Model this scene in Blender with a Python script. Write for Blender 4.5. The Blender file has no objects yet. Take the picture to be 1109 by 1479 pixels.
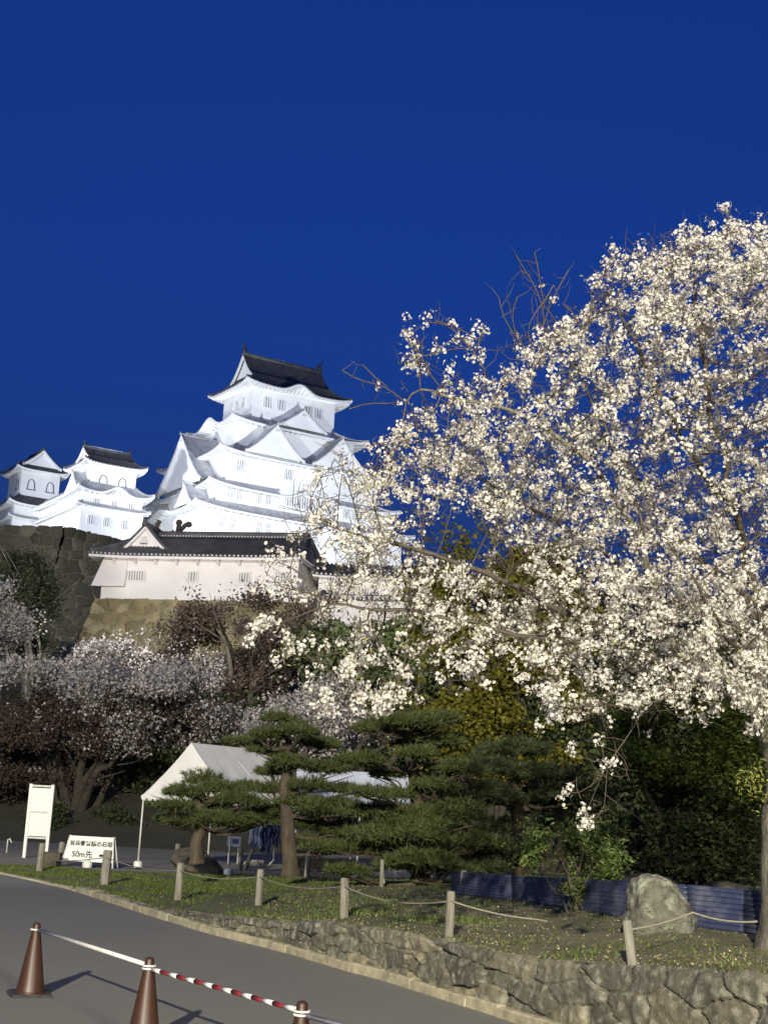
import bpy, math, random
import numpy as np
from math import radians as RAD, pi as PI
rng = np.random.default_rng(7)
random.seed(7)
sc = bpy.context.scene
COL = sc.collection

# ------------------------------------------------------------------ camera
F = 2000.0; HC = 1.9; PIT = RAD(12.0); ROLL = RAD(3.0)
_f = np.array([0, math.cos(PIT), math.sin(PIT)]); _u = np.array([0, -math.sin(PIT), math.cos(PIT)]); _r = np.array([1., 0, 0])
CR = _r*math.cos(ROLL)+_u*math.sin(ROLL); CU = _u*math.cos(ROLL)-_r*math.sin(ROLL); CC = np.array([0, 0, HC])
from mathutils import Matrix, Vector, Euler
cd = bpy.data.cameras.new('camera'); cam = bpy.data.objects.new('camera', cd); COL.objects.link(cam); sc.camera = cam
cd.sensor_fit = 'VERTICAL'; cd.sensor_height = 36; cd.lens = F/1479*36; cd.clip_end = 9000; cd.clip_start = 0.1
M3 = Matrix((CR, CU, -_f)).transposed().to_4x4(); M3.translation = Vector(CC); cam.matrix_world = M3

def P(px, py, Y):
    v = _f+CR*(px-554.5)/F+CU*(739.5-py)/F
    return CC+v*Y/v[1]
def G(px, py, z=0.0):
    v = _f+CR*(px-554.5)/F+CU*(739.5-py)/F
    return CC+v*(z-HC)/v[2]

# ------------------------------------------------------------------ world, lamps, exposure
w = bpy.data.worlds.new('World'); sc.world = w; w.use_nodes = True
nt = w.node_tree; sk = nt.nodes.new('ShaderNodeTexSky'); sk.sky_type = 'NISHITA'; sk.sun_disc = False
sk.sun_elevation = RAD(-1.0); sk.sun_rotation = RAD(180); sk.ozone_density = 6.0
tn = nt.nodes.new('ShaderNodeMix'); tn.data_type = 'RGBA'; tn.blend_type = 'MULTIPLY'; tn.inputs[0].default_value = 1; tn.inputs[7].default_value = (.56, 1.0, .95, 1)
nt.links.new(sk.outputs[0], tn.inputs[6]); nt.links.new(tn.outputs[2], nt.nodes['Background'].inputs[0]); nt.nodes['Background'].inputs[1].default_value = 0.88
sc.view_settings.view_transform = 'Standard'; sc.view_settings.look = 'None'; sc.view_settings.exposure = 0; sc.view_settings.gamma = 1
sc.cycles.max_bounces = 6; sc.cycles.transparent_max_bounces = 8; sc.cycles.sample_clamp_indirect = 4
try:
    sc.cycles.use_denoising = True
except Exception: pass

def lamp(name, loc, tgt, power, col, size=30, blend=.5, rad=.25, kind='SPOT'):
    l = bpy.data.lights.new(name, kind); l.energy = power; l.color = col
    if kind == 'SPOT':
        l.spot_size = RAD(size); l.spot_blend = blend
    l.shadow_soft_size = rad
    o = bpy.data.objects.new(name, l); COL.objects.link(o); o.location = loc
    d = Vector(tgt)-Vector(loc); o.rotation_euler = d.to_track_quat('-Z', 'Y').to_euler()
    return o
sl = bpy.data.lights.new('dusk_sun', 'SUN'); sl.energy = 0.03; sl.angle = RAD(10); sl.color = (1, .9, .8)
so = bpy.data.objects.new('dusk_sun', sl); COL.objects.link(so); so.rotation_euler = (RAD(80), 0, RAD(-10))
# floodlight pole of the plaza, behind the photographer
lamp('plaza_floodlight', (-9.0, -60, 24.5), (2, 18, 3), 440000, (1, .92, .74), 50, .4, .35)
lamp('added_fill_light', (16, -28, 14), (2, 20, 2), 40000, (1, .91, .70), 90, .6, 2.5)  # added soft fill against the blue shade, stands for no known lamp
lamp('added_tent_light', (-25, 19, 9), (-5, 38.5, 1.2), 9000, (1, .95, .84), 44, .7, .3)  # added unseen spot that brightens the tents and signs
# warm-white floods on the long white turret building
lamp('turret_floodlight', (-21, 66, 11.5), (-15, 90, 14.5), 8600, (1, .945, .91), 82, .6, .5)
lamp('turret_floodlight', (-13, 62, 12), (-10, 89, 14.5), 5700, (1, .945, .91), 110)
lamp('turret_floodlight', (2, 60, 12), (-3, 87, 14), 9400, (1, .945, .91), 110, .6, .5)
# cool-white floods round the keeps
CW = (.92, .955, 1.0)
lamp('keep_floodlight', (12, 178, 40), (-16, 240, 62), 155000, CW, 60, .5, 1)
lamp('keep_floodlight', (-86, 196, 44), (-22, 246, 62), 140000, CW, 60, .5, 1)
lamp('keep_floodlight', (-30, 172, 40), (-24, 240, 64), 75000, CW, 60, .5, 1)
lamp('small_keep_floodlight', (-50, 176, 38), (-52, 232, 49), 80000, CW, 70, .5, 1)

# ------------------------------------------------------------------ helpers
def setp(o, label=None, cat=None, group=None, kind=None):
    if label: o['label'] = label
    if cat: o['category'] = cat
    if group: o['group'] = group
    if kind: o['kind'] = kind
    return o
def empty(name, loc, label, cat, group=None, rz=0):
    o = bpy.data.objects.new(name, None); COL.objects.link(o); o.location = loc; o.rotation_euler = (0, 0, rz)
    return setp(o, label, cat, group)
def link(name, me, mats, parent=None, smooth=False):
    o = bpy.data.objects.new(name, me); COL.objects.link(o)
    for m in (mats if isinstance(mats, (list, tuple)) else [mats]): me.materials.append(m)
    if smooth: me.polygons.foreach_set('use_smooth', np.ones(len(me.polygons), bool))
    if parent is not None: o.parent = parent
    return o
def copy_tree(o, parent=None):
    c = o.copy(); COL.objects.link(c)
    if parent is not None: c.parent = parent
    for ch in list(o.children): copy_tree(ch, c)
    return c
class MB:
    def __init__(s): s.v = []; s.f = []; s.m = []
    def add(s, vs, fs, mi=0):
        b = len(s.v); s.v += [tuple(map(float, q)) for q in vs]; s.f += [tuple(i+b for i in q) for q in fs]; s.m += [mi]*len(fs)
        return s
    def box(s, c, d, mi=0, rz=0, R=None):
        x, y, z = [q/2 for q in d]; vs = [(a, b, e) for a in (-x, x) for b in (-y, y) for e in (-z, z)]
        if R is None and rz: R = Matrix.Rotation(rz, 3, 'Z')
        if R is not None: vs = [R @ Vector(q) for q in vs]
        vs = [(q[0]+c[0], q[1]+c[1], q[2]+c[2]) for q in vs]
        return s.add(vs, [(0, 1, 3, 2), (4, 6, 7, 5), (0, 4, 5, 1), (2, 3, 7, 6), (0, 2, 6, 4), (1, 5, 7, 3)], mi)
    def hexa(s, vs, mi=0):   # 4 bottom (ccw) + 4 top
        return s.add(vs, [(3, 2, 1, 0), (4, 5, 6, 7), (0, 1, 5, 4), (1, 2, 6, 5), (2, 3, 7, 6), (3, 0, 4, 7)], mi)
    def tube(s, pts, rad, n=8, mi=0, cap=True):
        pts = [Vector(p) for p in pts]; k = len(pts)
        rad = rad if hasattr(rad, '__len__') else [rad]*k
        rings = []; prev = None
        for i, p in enumerate(pts):
            t = (pts[min(i+1, k-1)]-pts[max(i-1, 0)]).normalized()
            if prev is None:
                a = t.orthogonal().normalized()
            else:
                a = (prev-t*prev.dot(t)).normalized()
            prev = a; b = t.cross(a)
            rings.append([p+(a*math.cos(q)+b*math.sin(q))*rad[i] for q in [2*PI*j/n for j in range(n)]])
        vs = [q for r in rings for q in r]; fs = []
        for i in range(k-1):
            for j in range(n):
                fs.append((i*n+j, i*n+(j+1) % n, (i+1)*n+(j+1) % n, (i+1)*n+j))
        if cap: fs += [tuple(range(n-1, -1, -1)), tuple((k-1)*n+j for j in range(n))]
        return s.add(vs, fs, mi)
    def lathe(s, prof, n=24, c=(0, 0, 0), mi=0):
        vs = []; fs = []
        for r, z in prof:
            vs += [(c[0]+r*math.cos(2*PI*j/n), c[1]+r*math.sin(2*PI*j/n), c[2]+z) for j in range(n)]
        for i in range(len(prof)-1):
            for j in range(n): fs.append((i*n+j, i*n+(j+1) % n, (i+1)*n+(j+1) % n, (i+1)*n+j))
        return s.add(vs, fs, mi)
    def grid(s, pts, mi=0, flip=False):   # pts[i][j]
        a = len(pts); b = len(pts[0]); vs = [q for r in pts for q in r]; fs = []
        for i in range(a-1):
            for j in range(b-1):
                q = (i*b+j, i*b+j+1, (i+1)*b+j+1, (i+1)*b+j); fs.append(q[::-1] if flip else q)
        return s.add(vs, fs, mi)
    def build(s, name, mats, parent=None, smooth=False):
        me = bpy.data.meshes.new(name); me.from_pydata(s.v, [], s.f); o = link(name, me, mats, parent, smooth)
        if max(s.m or [0]) > 0: me.polygons.foreach_set('material_index', s.m)
        me.update(); return o
def np_mesh(name, V, FQ, mats, parent=None, smooth=False, col=None):
    """V (n,3) float, FQ (m,k) int"""
    me = bpy.data.meshes.new(name); V = np.ascontiguousarray(V, np.float32); FQ = np.ascontiguousarray(FQ, np.int32); k = FQ.shape[1]
    me.vertices.add(len(V)); me.vertices.foreach_set('co', V.ravel())
    me.loops.add(FQ.size); me.loops.foreach_set('vertex_index', FQ.ravel())
    me.polygons.add(len(FQ)); me.polygons.foreach_set('loop_start', np.arange(0, FQ.size, k, dtype=np.int32))
    if col is not None:
        at = me.color_attributes.new('stone', 'FLOAT_COLOR', 'POINT'); c4 = np.ones((len(V), 4), np.float32); c4[:, :3] = col; at.data.foreach_set('color', c4.ravel())
    me.update(calc_edges=True); me.validate()
    return link(name, me, mats, parent, smooth)
def unit(a): return a/np.maximum(np.linalg.norm(a, axis=-1, keepdims=True), 1e-9)
def rdir(n): return unit(rng.normal(size=(n, 3)))
def quads(C, size, aspect=1.0, up=0.0, normal=None):
    """leaf cards: returns V,F. each leaf is a bent kite of its own"""
    n = len(C); N = rdir(n) if normal is None else normal
    if up: N = unit(N+np.array([0, 0, up]))
    A = unit(np.cross(N, rdir(n))); B = np.cross(N, A)
    s = (np.ones(n)*size)[:, None]
    tip = C+A*s; base = C-A*s; l = C+B*s*aspect*.55+N*s*.18+A*s*.1; r = C-B*s*aspect*.55+N*s*.18+A*s*.1
    V = np.stack([base, l, tip, r], 1).reshape(-1, 3); return V, np.arange(4*n).reshape(n, 4)
def join(vfs):
    V = []; Fs = []; b = 0
    for v, f in vfs:
        V.append(v); Fs.append(f+b); b += len(v)
    return np.concatenate(V), np.concatenate(Fs)
def vnoise(p, seed=0):
    """value noise, p (...,3)"""
    p = np.asarray(p, float); i = np.floor(p).astype(np.int64); f = p-i; f = f*f*(3-2*f)
    def h(x, y, z):
        n = (x*374761393+y*668265263+z*2147483647+seed*1274126177) & 0xffffffff
        n = ((n ^ (n >> 13))*1274126177) & 0xffffffff
        return ((n ^ (n >> 16)) & 0xffff)/65535.0
    r = 0
    for a in (0, 1):
        for b in (0, 1):
            for c in (0, 1):
                wt = (f[..., 0] if a else 1-f[..., 0])*(f[..., 1] if b else 1-f[..., 1])*(f[..., 2] if c else 1-f[..., 2])
                r = r+wt*h(i[..., 0]+a, i[..., 1]+b, i[..., 2]+c)
    return r
def fbm(p, seed=0, o=4):
    r = 0; a = .5
    for k in range(o): r = r+a*vnoise(np.asarray(p)*2**k, seed+k); a *= .5
    return r
def inpoly(poly, X, Y):
    poly = np.array(poly, float); c = np.zeros(len(X), bool); n = len(poly)
    for i in range(n):
        x1, y1 = poly[i]; x2, y2 = poly[i-1]
        m = ((y1 > Y) != (y2 > Y)) & (X < (x2-x1)*(Y-y1)/(y2-y1+1e-12)+x1); c ^= m
    return c
def sample_poly(poly, n):
    q = np.array(poly, float); lo = q.min(0); hi = q.max(0); out = np.zeros((0, 2))
    while len(out) < n:
        s = lo+rng.random((n*2, 2))*(hi-lo); out = np.concatenate([out, s[inpoly(poly, s[:, 0], s[:, 1])]])
    return out[:n]
def spline(pts, m=6):
    pts = [np.array(p, float) for p in pts]; out = []
    for i in range(len(pts)-1):
        p0 = pts[max(i-1, 0)]; p1 = pts[i]; p2 = pts[i+1]; p3 = pts[min(i+2, len(pts)-1)]
        for k in range(m):
            t = k/m; out.append(.5*((2*p1)+(-p0+p2)*t+(2*p0-5*p1+4*p2-p3)*t*t+(-p0+3*p1-3*p2+p3)*t**3))
    out.append(pts[-1]); return out

# ------------------------------------------------------------------ materials
def mat(name, base=(.5, .5, .5), rough=.8, var=None, scale=5.0, detail=6, bump=0.0, bscale=None, metal=0.0, spec=.5, isl=0.0, trans=0.0, coord='Object', var2=None, scale2=1.0, stretch=None, attr=False, ramp=(.35, .65), bdist=.02):
    m = bpy.data.materials.new(name); m.use_nodes = True; n = m.node_tree; N = n.nodes; L = n.links; b = N['Principled BSDF']
    b.inputs['Roughness'].default_value = rough; b.inputs['Metallic'].default_value = metal; b.inputs['Specular IOR Level'].default_value = spec
    tc = N.new('ShaderNodeTexCoord'); src = tc.outputs[coord]
    if stretch:
        mp = N.new('ShaderNodeMapping'); mp.inputs['Scale'].default_value = stretch; L.new(src, mp.inputs[0]); src = mp.outputs[0]
    col = None
    def noise(s, d=6):
        t = N.new('ShaderNodeTexNoise'); t.inputs['Scale'].default_value = s; t.inputs['Detail'].default_value = d; t.inputs['Roughness'].default_value = .62; L.new(src, t.inputs['Vector']); return t
    def mix(a, bb, fac, mode='MIX'):
        x = N.new('ShaderNodeMix'); x.data_type = 'RGBA'; x.blend_type = mode
        for s, q in ((6, a), (7, bb)):
            if isinstance(q, tuple): x.inputs[s].default_value = (*q, 1)
            else: L.new(q, x.inputs[s])
        if isinstance(fac, float): x.inputs[0].default_value = fac
        else: L.new(fac, x.inputs[0])
        return x.outputs[2]
    def rampn(v, a, c):
        r = N.new('ShaderNodeMapRange'); r.inputs[1].default_value = a; r.inputs[2].default_value = c; L.new(v, r.inputs[0]); return r.outputs[0]
    if attr:
        at = N.new('ShaderNodeAttribute'); at.attribute_name = 'stone'; col = at.outputs['Color']
    c0 = col if col is not None else base
    if var is not None: col = mix(c0, var, rampn(noise(scale, detail).outputs[0], *ramp))
    if var2 is not None: col = mix(col if col is not None else c0, var2, rampn(noise(scale2, 5).outputs[0], .48, .72))
    if isl:
        g = N.new('ShaderNodeNewGeometry'); hsv = N.new('ShaderNodeHueSaturation')
        mr = N.new('ShaderNodeMapRange'); mr.inputs[3].default_value = 1-isl; mr.inputs[4].default_value = 1+isl; L.new(g.outputs['Random Per Island'], mr.inputs[0]); L.new(mr.outputs[0], hsv.inputs['Value'])
        if col is None: hsv.inputs['Color'].default_value = (*base, 1)
        else: L.new(col, hsv.inputs['Color'])
        col = hsv.outputs[0]
    if col is None: b.inputs['Base Color'].default_value = (*base, 1)
    else: L.new(col, b.inputs['Base Color'])
    if bump:
        bp = N.new('ShaderNodeBump'); bp.inputs['Strength'].default_value = bump; bp.inputs['Distance'].default_value = bdist; L.new(noise(bscale or scale*4, 8).outputs[0], bp.inputs['Height']); L.new(bp.outputs[0], b.inputs['Normal'])
    if trans:
        t = N.new('ShaderNodeBsdfTranslucent'); mx = N.new('ShaderNodeMixShader'); mx.inputs[0].default_value = trans
        if col is None: t.inputs[0].default_value = (*base, 1)
        else: L.new(col, t.inputs[0])
        L.new(b.outputs[0], mx.inputs[1]); L.new(t.outputs[0], mx.inputs[2]); L.new(mx.outputs[0], N['Material Output'].inputs[0])
    return m
M = {}
M['asphalt'] = mat('asphalt', (.245, .242, .212), .9, (.14, .139, .124), 75, 8, .9, 220, var2=(.205, .203, .18), scale2=.35, bdist=.006)
M['gravel'] = mat('gravel', (.26, .245, .20), .95, (.17, .16, .13), 3, 8, .6, 40)
M['earth'] = mat('earth', (.07, .065, .04), 1, (.04, .045, .02), .5, 8, .5, 6)
M['lawn'] = mat('lawn', (.10, .12, .04), 1, (.12, .105, .048), 1.3, 8, .8, 30, var2=(.05, .07, .022), scale2=2.2)
M['soil'] = mat('soil', (.20, .18, .10), 1, (.12, .11, .06), 5, 8, .9, 40, var2=(.09, .10, .04), scale2=1.6)
M['kerb'] = mat('kerb_stone', (.50, .45, .30), .9, (.27, .25, .17), 7, 8, .5, 60, isl=.14)
M['stone'] = mat('retaining_stone', rough=.92, var=(.085, .08, .055), scale=9, bump=.55, bscale=48, attr=True, ramp=(.46, .68), var2=(.34, .33, .27), scale2=11, bdist=.03)
M['castle_stone'] = mat('castle_stone', rough=.95, var=(.10, .09, .055), scale=1.1, bump=.6, bscale=6, attr=True, ramp=(.45, .75), bdist=.1)
M['plaster'] = mat('white_plaster', (.80, .81, .82), .85, (.72, .73, .74), .22, 6, .1, 2, spec=.2)
M['plaster_w'] = mat('aged_plaster', (.76, .735, .72), .85, (.66, .635, .615), .35, 8, .1, 3, spec=.2)
M['tile_dark'] = mat('roof_tile', (.09, .09, .095), .7, (.045, .045, .05), 1.2, 6, .2, 8)
M['tile_grey'] = mat('plastered_tile', (.46, .465, .48), .8, (.30, .305, .32), .8, 6, .2, 5)
M['slit'] = mat('window_recess', (.22, .225, .24), .9)
M['dark_trim'] = mat('dark_trim', (.03, .03, .035), .6)
M['bark'] = mat('cherry_bark', (.20, .18, .14), .95, (.07, .06, .045), 9, 8, 1.0, 22, stretch=(1, 1, .45), var2=(.30, .30, .22), scale2=4, bdist=.04)
M['limb'] = mat('shaded_limb_bark', (.11, .092, .07), .95, (.05, .042, .032), 9, 8, 1.0, 22, stretch=(1, 1, .45), bdist=.03)  # cherry bark without lichen, darkened to carry the shade inside the crown
M['twig'] = mat('twig_bark', (.095, .075, .056), .9, (.09, .075, .055), 6, 4)
M['petal'] = mat('cherry_petal', (.76, .73, .67), .7, isl=.16, trans=.32, spec=.2)
M['new_leaf'] = mat('new_leaf', (.28, .30, .07), .6, isl=.3, trans=.3)
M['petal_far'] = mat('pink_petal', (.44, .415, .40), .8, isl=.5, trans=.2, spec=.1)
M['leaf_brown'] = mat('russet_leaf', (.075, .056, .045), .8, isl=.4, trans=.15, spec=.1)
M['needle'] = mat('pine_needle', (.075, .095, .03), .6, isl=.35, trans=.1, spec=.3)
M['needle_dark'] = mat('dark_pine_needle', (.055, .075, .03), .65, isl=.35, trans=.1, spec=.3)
M['leaf_olive'] = mat('olive_leaf', (.17, .16, .024), .7, isl=.4, trans=.25, spec=.2)
M['leaf_green'] = mat('maple_leaf', (.06, .085, .015), .7, isl=.4, trans=.25, spec=.2)
M['leaf_dark'] = mat('evergreen_leaf', (.045, .06, .022), .6, isl=.4, trans=.1, spec=.3)
M['new_leaf2'] = mat('shrub_leaf', (.115, .16, .04), .6, isl=.35, trans=.2)
M['bark_dark'] = mat('pine_bark', (.11, .085, .055), .95, (.05, .04, .028), 7, 8, 1, 18, stretch=(1, 1, .35), bdist=.04)
M['straw'] = mat('dry_grass', (.24, .23, .11), .9, isl=.4, trans=.2, spec=.2)
M['grass'] = mat('grass_blade', (.10, .135, .035), .8, isl=.5, trans=.2, spec=.2)
M['litter'] = mat('dry_litter', (.34, .28, .17), .9, isl=.6)
M['wood'] = mat('weathered_wood', (.27, .255, .21), .9, (.14, .13, .105), 14, 8, .6, 40, stretch=(1, 1, .15))
M['rope'] = mat('rope', (.30, .28, .21), .95, (.2, .185, .14), 60, 3)
M['cone'] = mat('faded_red_plastic', (.055, .021, .011), .45, (.038, .016, .009), 9, 6, spec=.5)
M['rubber'] = mat('black_rubber', (.022, .022, .024), .7, (.05, .048, .045), 20, 6)
M['white_plastic'] = mat('white_plastic', (.78, .77, .74), .45, (.62, .61, .56), 25, 6)
M['red_plastic'] = mat('red_tape', (.22, .018, .02), .45, (.14, .015, .018), 20, 5)
M['white_paint'] = mat('white_paint', (.80, .80, .75), .6, (.68, .68, .62), 9, 7)
M['ink'] = mat('black_ink', (.015, .015, .015), .8)
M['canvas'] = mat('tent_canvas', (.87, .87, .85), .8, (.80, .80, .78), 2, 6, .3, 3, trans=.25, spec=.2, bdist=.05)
M['canvas_shaded'] = mat('shaded_canvas', (.66, .70, .78), .8, (.52, .57, .68), 1.5, 6, .3, 3, trans=.2, spec=.2, bdist=.05)  # white canvas with the blue shade under the pines put into its colour
M['steel'] = mat('white_steel_tube', (.62, .62, .58), .5, (.45, .44, .40), 15, 5)
M['tarp'] = mat('blue_tarp', (.055, .08, .17), .5, (.03, .045, .10), 3, 6, .4, 8)
M['sheet_blue'] = mat('blue_corrugated', (.05, .062, .13), .5, (.022, .028, .065), 1.2, 7, spec=.5, var2=(.15, .165, .22), scale2=2.2)
M['needle_shaded'] = mat('shaded_needle', (.022, .028, .014), .7, isl=.4, spec=.2)  # pine needles with deep shade painted into the colour
M['bud_leaf'] = mat('bronze_leaf', (.085, .065, .03), .7, isl=.35, trans=.2, spec=.2)
M['bark_shaded'] = mat('shaded_bark', (.07, .058, .042), .95, (.03, .025, .02), 6, 8, .8, 16, bdist=.04)  # bark darkened, the shade under the background trees is in its colour
M['rock'] = mat('garden_rock', (.17, .165, .13), .95, (.055, .052, .04), 5, 9, 1, 16, var2=(.42, .44, .34), scale2=6, bdist=.06)
M['rock_dark'] = mat('dark_rock', (.11, .095, .065), .95, (.045, .04, .03), 4, 9, 1, 12, bdist=.05)
M['concrete'] = mat('concrete', (.34, .33, .30), .9, (.24, .23, .2), 9, 7, .3, 40)
M['grey_blue'] = mat('grey_blue_paint', (.38, .44, .54), .6, (.3, .35, .44), 8, 5)


# ------------------------------------------------------------------ ground, road, lawn, kerb
_kp = [(-260, 1222), (-120, 1243), (0, 1262), (50, 1273), (101, 1285), (160, 1304), (217, 1323), (303, 1349), (404, 1374), (505, 1404), (560, 1418), (640, 1444), (754, 1481), (877, 1520), (936, 1540), (1109, 1595), (1400, 1680)]
KW = np.array([G(*q) for q in _kp]); _o = np.argsort(KW[:, 0]); KX = KW[_o, 0]; KY = KW[_o, 1]
def Yk(x): return np.interp(x, KX, KY)
_zx = np.interp([0, 101, 217, 303, 404, 505, 640, 754, 877, 1109], [q[0] for q in _kp], KW[:, 0])
def zt(x): return np.interp(x, _zx, [.02, .03, .11, .26, .37, .50, .54, .565, .657, .83])
def hill(y): return np.interp(y, [0, 52, 85, 108, 122, 200, 225, 300, 420, 700], [0, 0, 6.5, 8.5, 19, 31, 38, 38, 6, 0])
def zg(x, y): t = np.clip((np.asarray(y, float)-24)/11, 0, 1); return zt(x)*(1-.65*t*t*(3-2*t))
def GL(px, py, it=6):   # point of the picture on the lawn / yard surface
    p = G(px, py, 0.2)
    for _ in range(it): p = G(px, py, float(zg(p[0], p[1])))
    return p
xs = np.concatenate([np.linspace(-3000, -120, 12), np.linspace(-100, 100, 61), np.linspace(120, 3000, 12)])
ys = np.concatenate([[-3000, -800, -200, -60], np.linspace(-30, 36, 12), np.linspace(39, 330, 70), [420, 700, 1500, 6000]])
mb = MB(); mb.grid([[(x, y, -.09 if y < 36.5 else float(hill(y))+(float(zg(x, y)) if y < 60 else .3)-.06+(.6*float(fbm([x*.12, y*.12, 0], 3))-.3 if y > 60 else 0)) for x in xs] for y in ys])
setp(mb.build('ground', M['earth'], smooth=True), kind='structure')
# asphalt up to the kerb line
xx = np.linspace(KX[0], KX[-1], 90)
mb = MB(); mb.grid([[(x, -25+(float(Yk(x))+.02+25)*t, 0) for x in xx] for t in (0, .3, .6, .8, 1)]); mb.add([(-60, -25, 0), (KX[0], -25, 0), (KX[0], float(Yk(KX[0])), 0), (-60, 70, 0)], [(0, 1, 2, 3)])
setp(mb.build('road', M['asphalt']), kind='structure')
# lawn behind the kerb
xx = np.linspace(-17, 9.0, 170); tt = np.linspace(0, 1, 90)**1.3
mb = MB(); mb.grid([[(x, float(Yk(x))+.33+(35.5-float(Yk(x))-.22)*t, float(zg(x, Yk(x)+.33+(35.5-float(Yk(x))-.33)*t))+.05*float(fbm([x*1.5, t*25, 0], 5, 3))*min(1, t*20)-.02) for x in xx] for t in tt])
lawn = mb.build('lawn', [M['lawn'], M['soil']], smooth=True); setp(lawn, kind='structure')
cx = np.array([p.center[:] for p in lawn.data.polygons]); nz = fbm(cx*np.array([.9, .9, 0]), 11, 3)
lawn.data.polygons.foreach_set('material_index', ((cx[:, 0]+nz*4-.10*(cx[:, 1]-16)) > 2.2).astype(np.int32))
# gravel yard behind the lawn
xx = np.linspace(-45, 14, 60)
mb = MB(); mb.grid([[(x, y, float(zg(x, y))-.015) for x in xx] for y in (35.0, 38, 44, 54.5)])
setp(mb.build('gravel_yard', M['gravel']), kind='structure')
# grass blades
n = 120000; X = rng.uniform(-13.5, 6.5, n); T = rng.random(n)**1.25; Y0 = Yk(X)+.32; Y = Y0+(35.3-Y0)*T
g = fbm(np.stack([X*.9, Y*.9, X*0], 1), 21, 3); keep = (rng.random(n) < np.clip((g-.28)*3.2, .04, 1)*np.clip(1.15-(X+.06*(20-Y)-1.2)*.28, .22, 1)); X, Y, g = X[keep], Y[keep], g[keep]; n = len(X)
h = rng.uniform(.02, .06, n)*(1+.4*(g > .55)); a = rng.random(n)*2*PI; B = np.stack([X, Y, zg(X, Y)-.01], 1); S = np.stack([np.cos(a), np.sin(a), 0*a], 1)*(.006+.0004*Y)[:, None]; LN = rng.normal(size=(n, 3))*.018; LN[:, 2] = h
V = np.stack([B-S, B+S, B+LN], 1).reshape(-1, 3)
setp(np_mesh('grass', V, np.arange(3*n).reshape(n, 3), M['grass']), kind='stuff')
n = 11000; X = rng.uniform(-2.5, 6.5, n); Y0 = Yk(X)+.34; Y = Y0+rng.random(n)**1.5*9; g = fbm(np.stack([X*1.1, Y*1.1, X*0+4], 1), 23, 3); k_ = rng.random(n) < np.clip((g-.35)*4, .05, 1)*np.clip((X+2.4)*.5, 0, 1); X, Y = X[k_], Y[k_]; n = len(X)
a = rng.random(n)*2*PI; B = np.stack([X, Y, zg(X, Y)-.005], 1); S = np.stack([np.cos(a), np.sin(a), 0*a], 1)*.007; LN = rng.normal(size=(n, 3))*.03; LN[:, 2] = rng.uniform(.01, .035, n); V = np.stack([B-S, B+S, B+LN], 1).reshape(-1, 3)
setp(np_mesh('dry_grass', V, np.arange(3*n).reshape(n, 3), M['straw']), kind='stuff')
# dry leaves and petals on the right-hand bank
n = 7000; X = rng.uniform(-1.5, 6.5, n); Y0 = Yk(X)+.34; Y = Y0+rng.random(n)**1.6*9; C = np.stack([X, Y, zg(X, Y)+.018], 1)
N = unit(np.stack([rng.normal(size=n)*.5, rng.normal(size=n)*.5, np.ones(n)], 1)); v1 = quads(C, rng.uniform(.006, .018, n), 1.0, normal=N)
setp(np_mesh('fallen_leaves', *v1, M['litter']), kind='stuff')
# kerb: one row of stones, each its own slab inside the strip
mb = MB(); seg = []
s = np.concatenate([[0], np.cumsum(np.hypot(np.diff(KX), np.diff(KY)))])
def kpt(q): return np.array([np.interp(q, s, KX), np.interp(q, s, KY)])
q = 0.0
while q < s[-1]-.3:
    x0 = kpt(q)[0]; L = rng.uniform(.45, .85); p = kpt(q+.006); e = kpt(q+L-.006); d = (e-p)/np.linalg.norm(e-p); nn = np.array([-d[1], d[0]]);
    if nn[1] < 0: nn = -nn
    hh = (.10 if x0 > _zx[1]-.1 else .035)+rng.uniform(-.008, .01); wd = .27 if x0 > _zx[1]-.1 else .15; j = rng.uniform(-.008, .008); b = .014
    base = [p+nn*j, e+nn*j, e+nn*(j+wd), p+nn*(j+wd)]; c = sum(base)/4
    lo = [(*k, -.06) for k in base]; m1 = [(*k, hh-b) for k in base]; up = [(*(k+(c-k)*b/ .14), hh) for k in base]
    mb.hexa(lo+m1); mb.add(m1+up, [(0, 1, 5, 4), (1, 2, 6, 5), (2, 3, 7, 6), (3, 0, 4, 7), (4, 5, 6, 7)]); q += L
setp(mb.build('kerb', M['kerb']), kind='structure')

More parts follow.
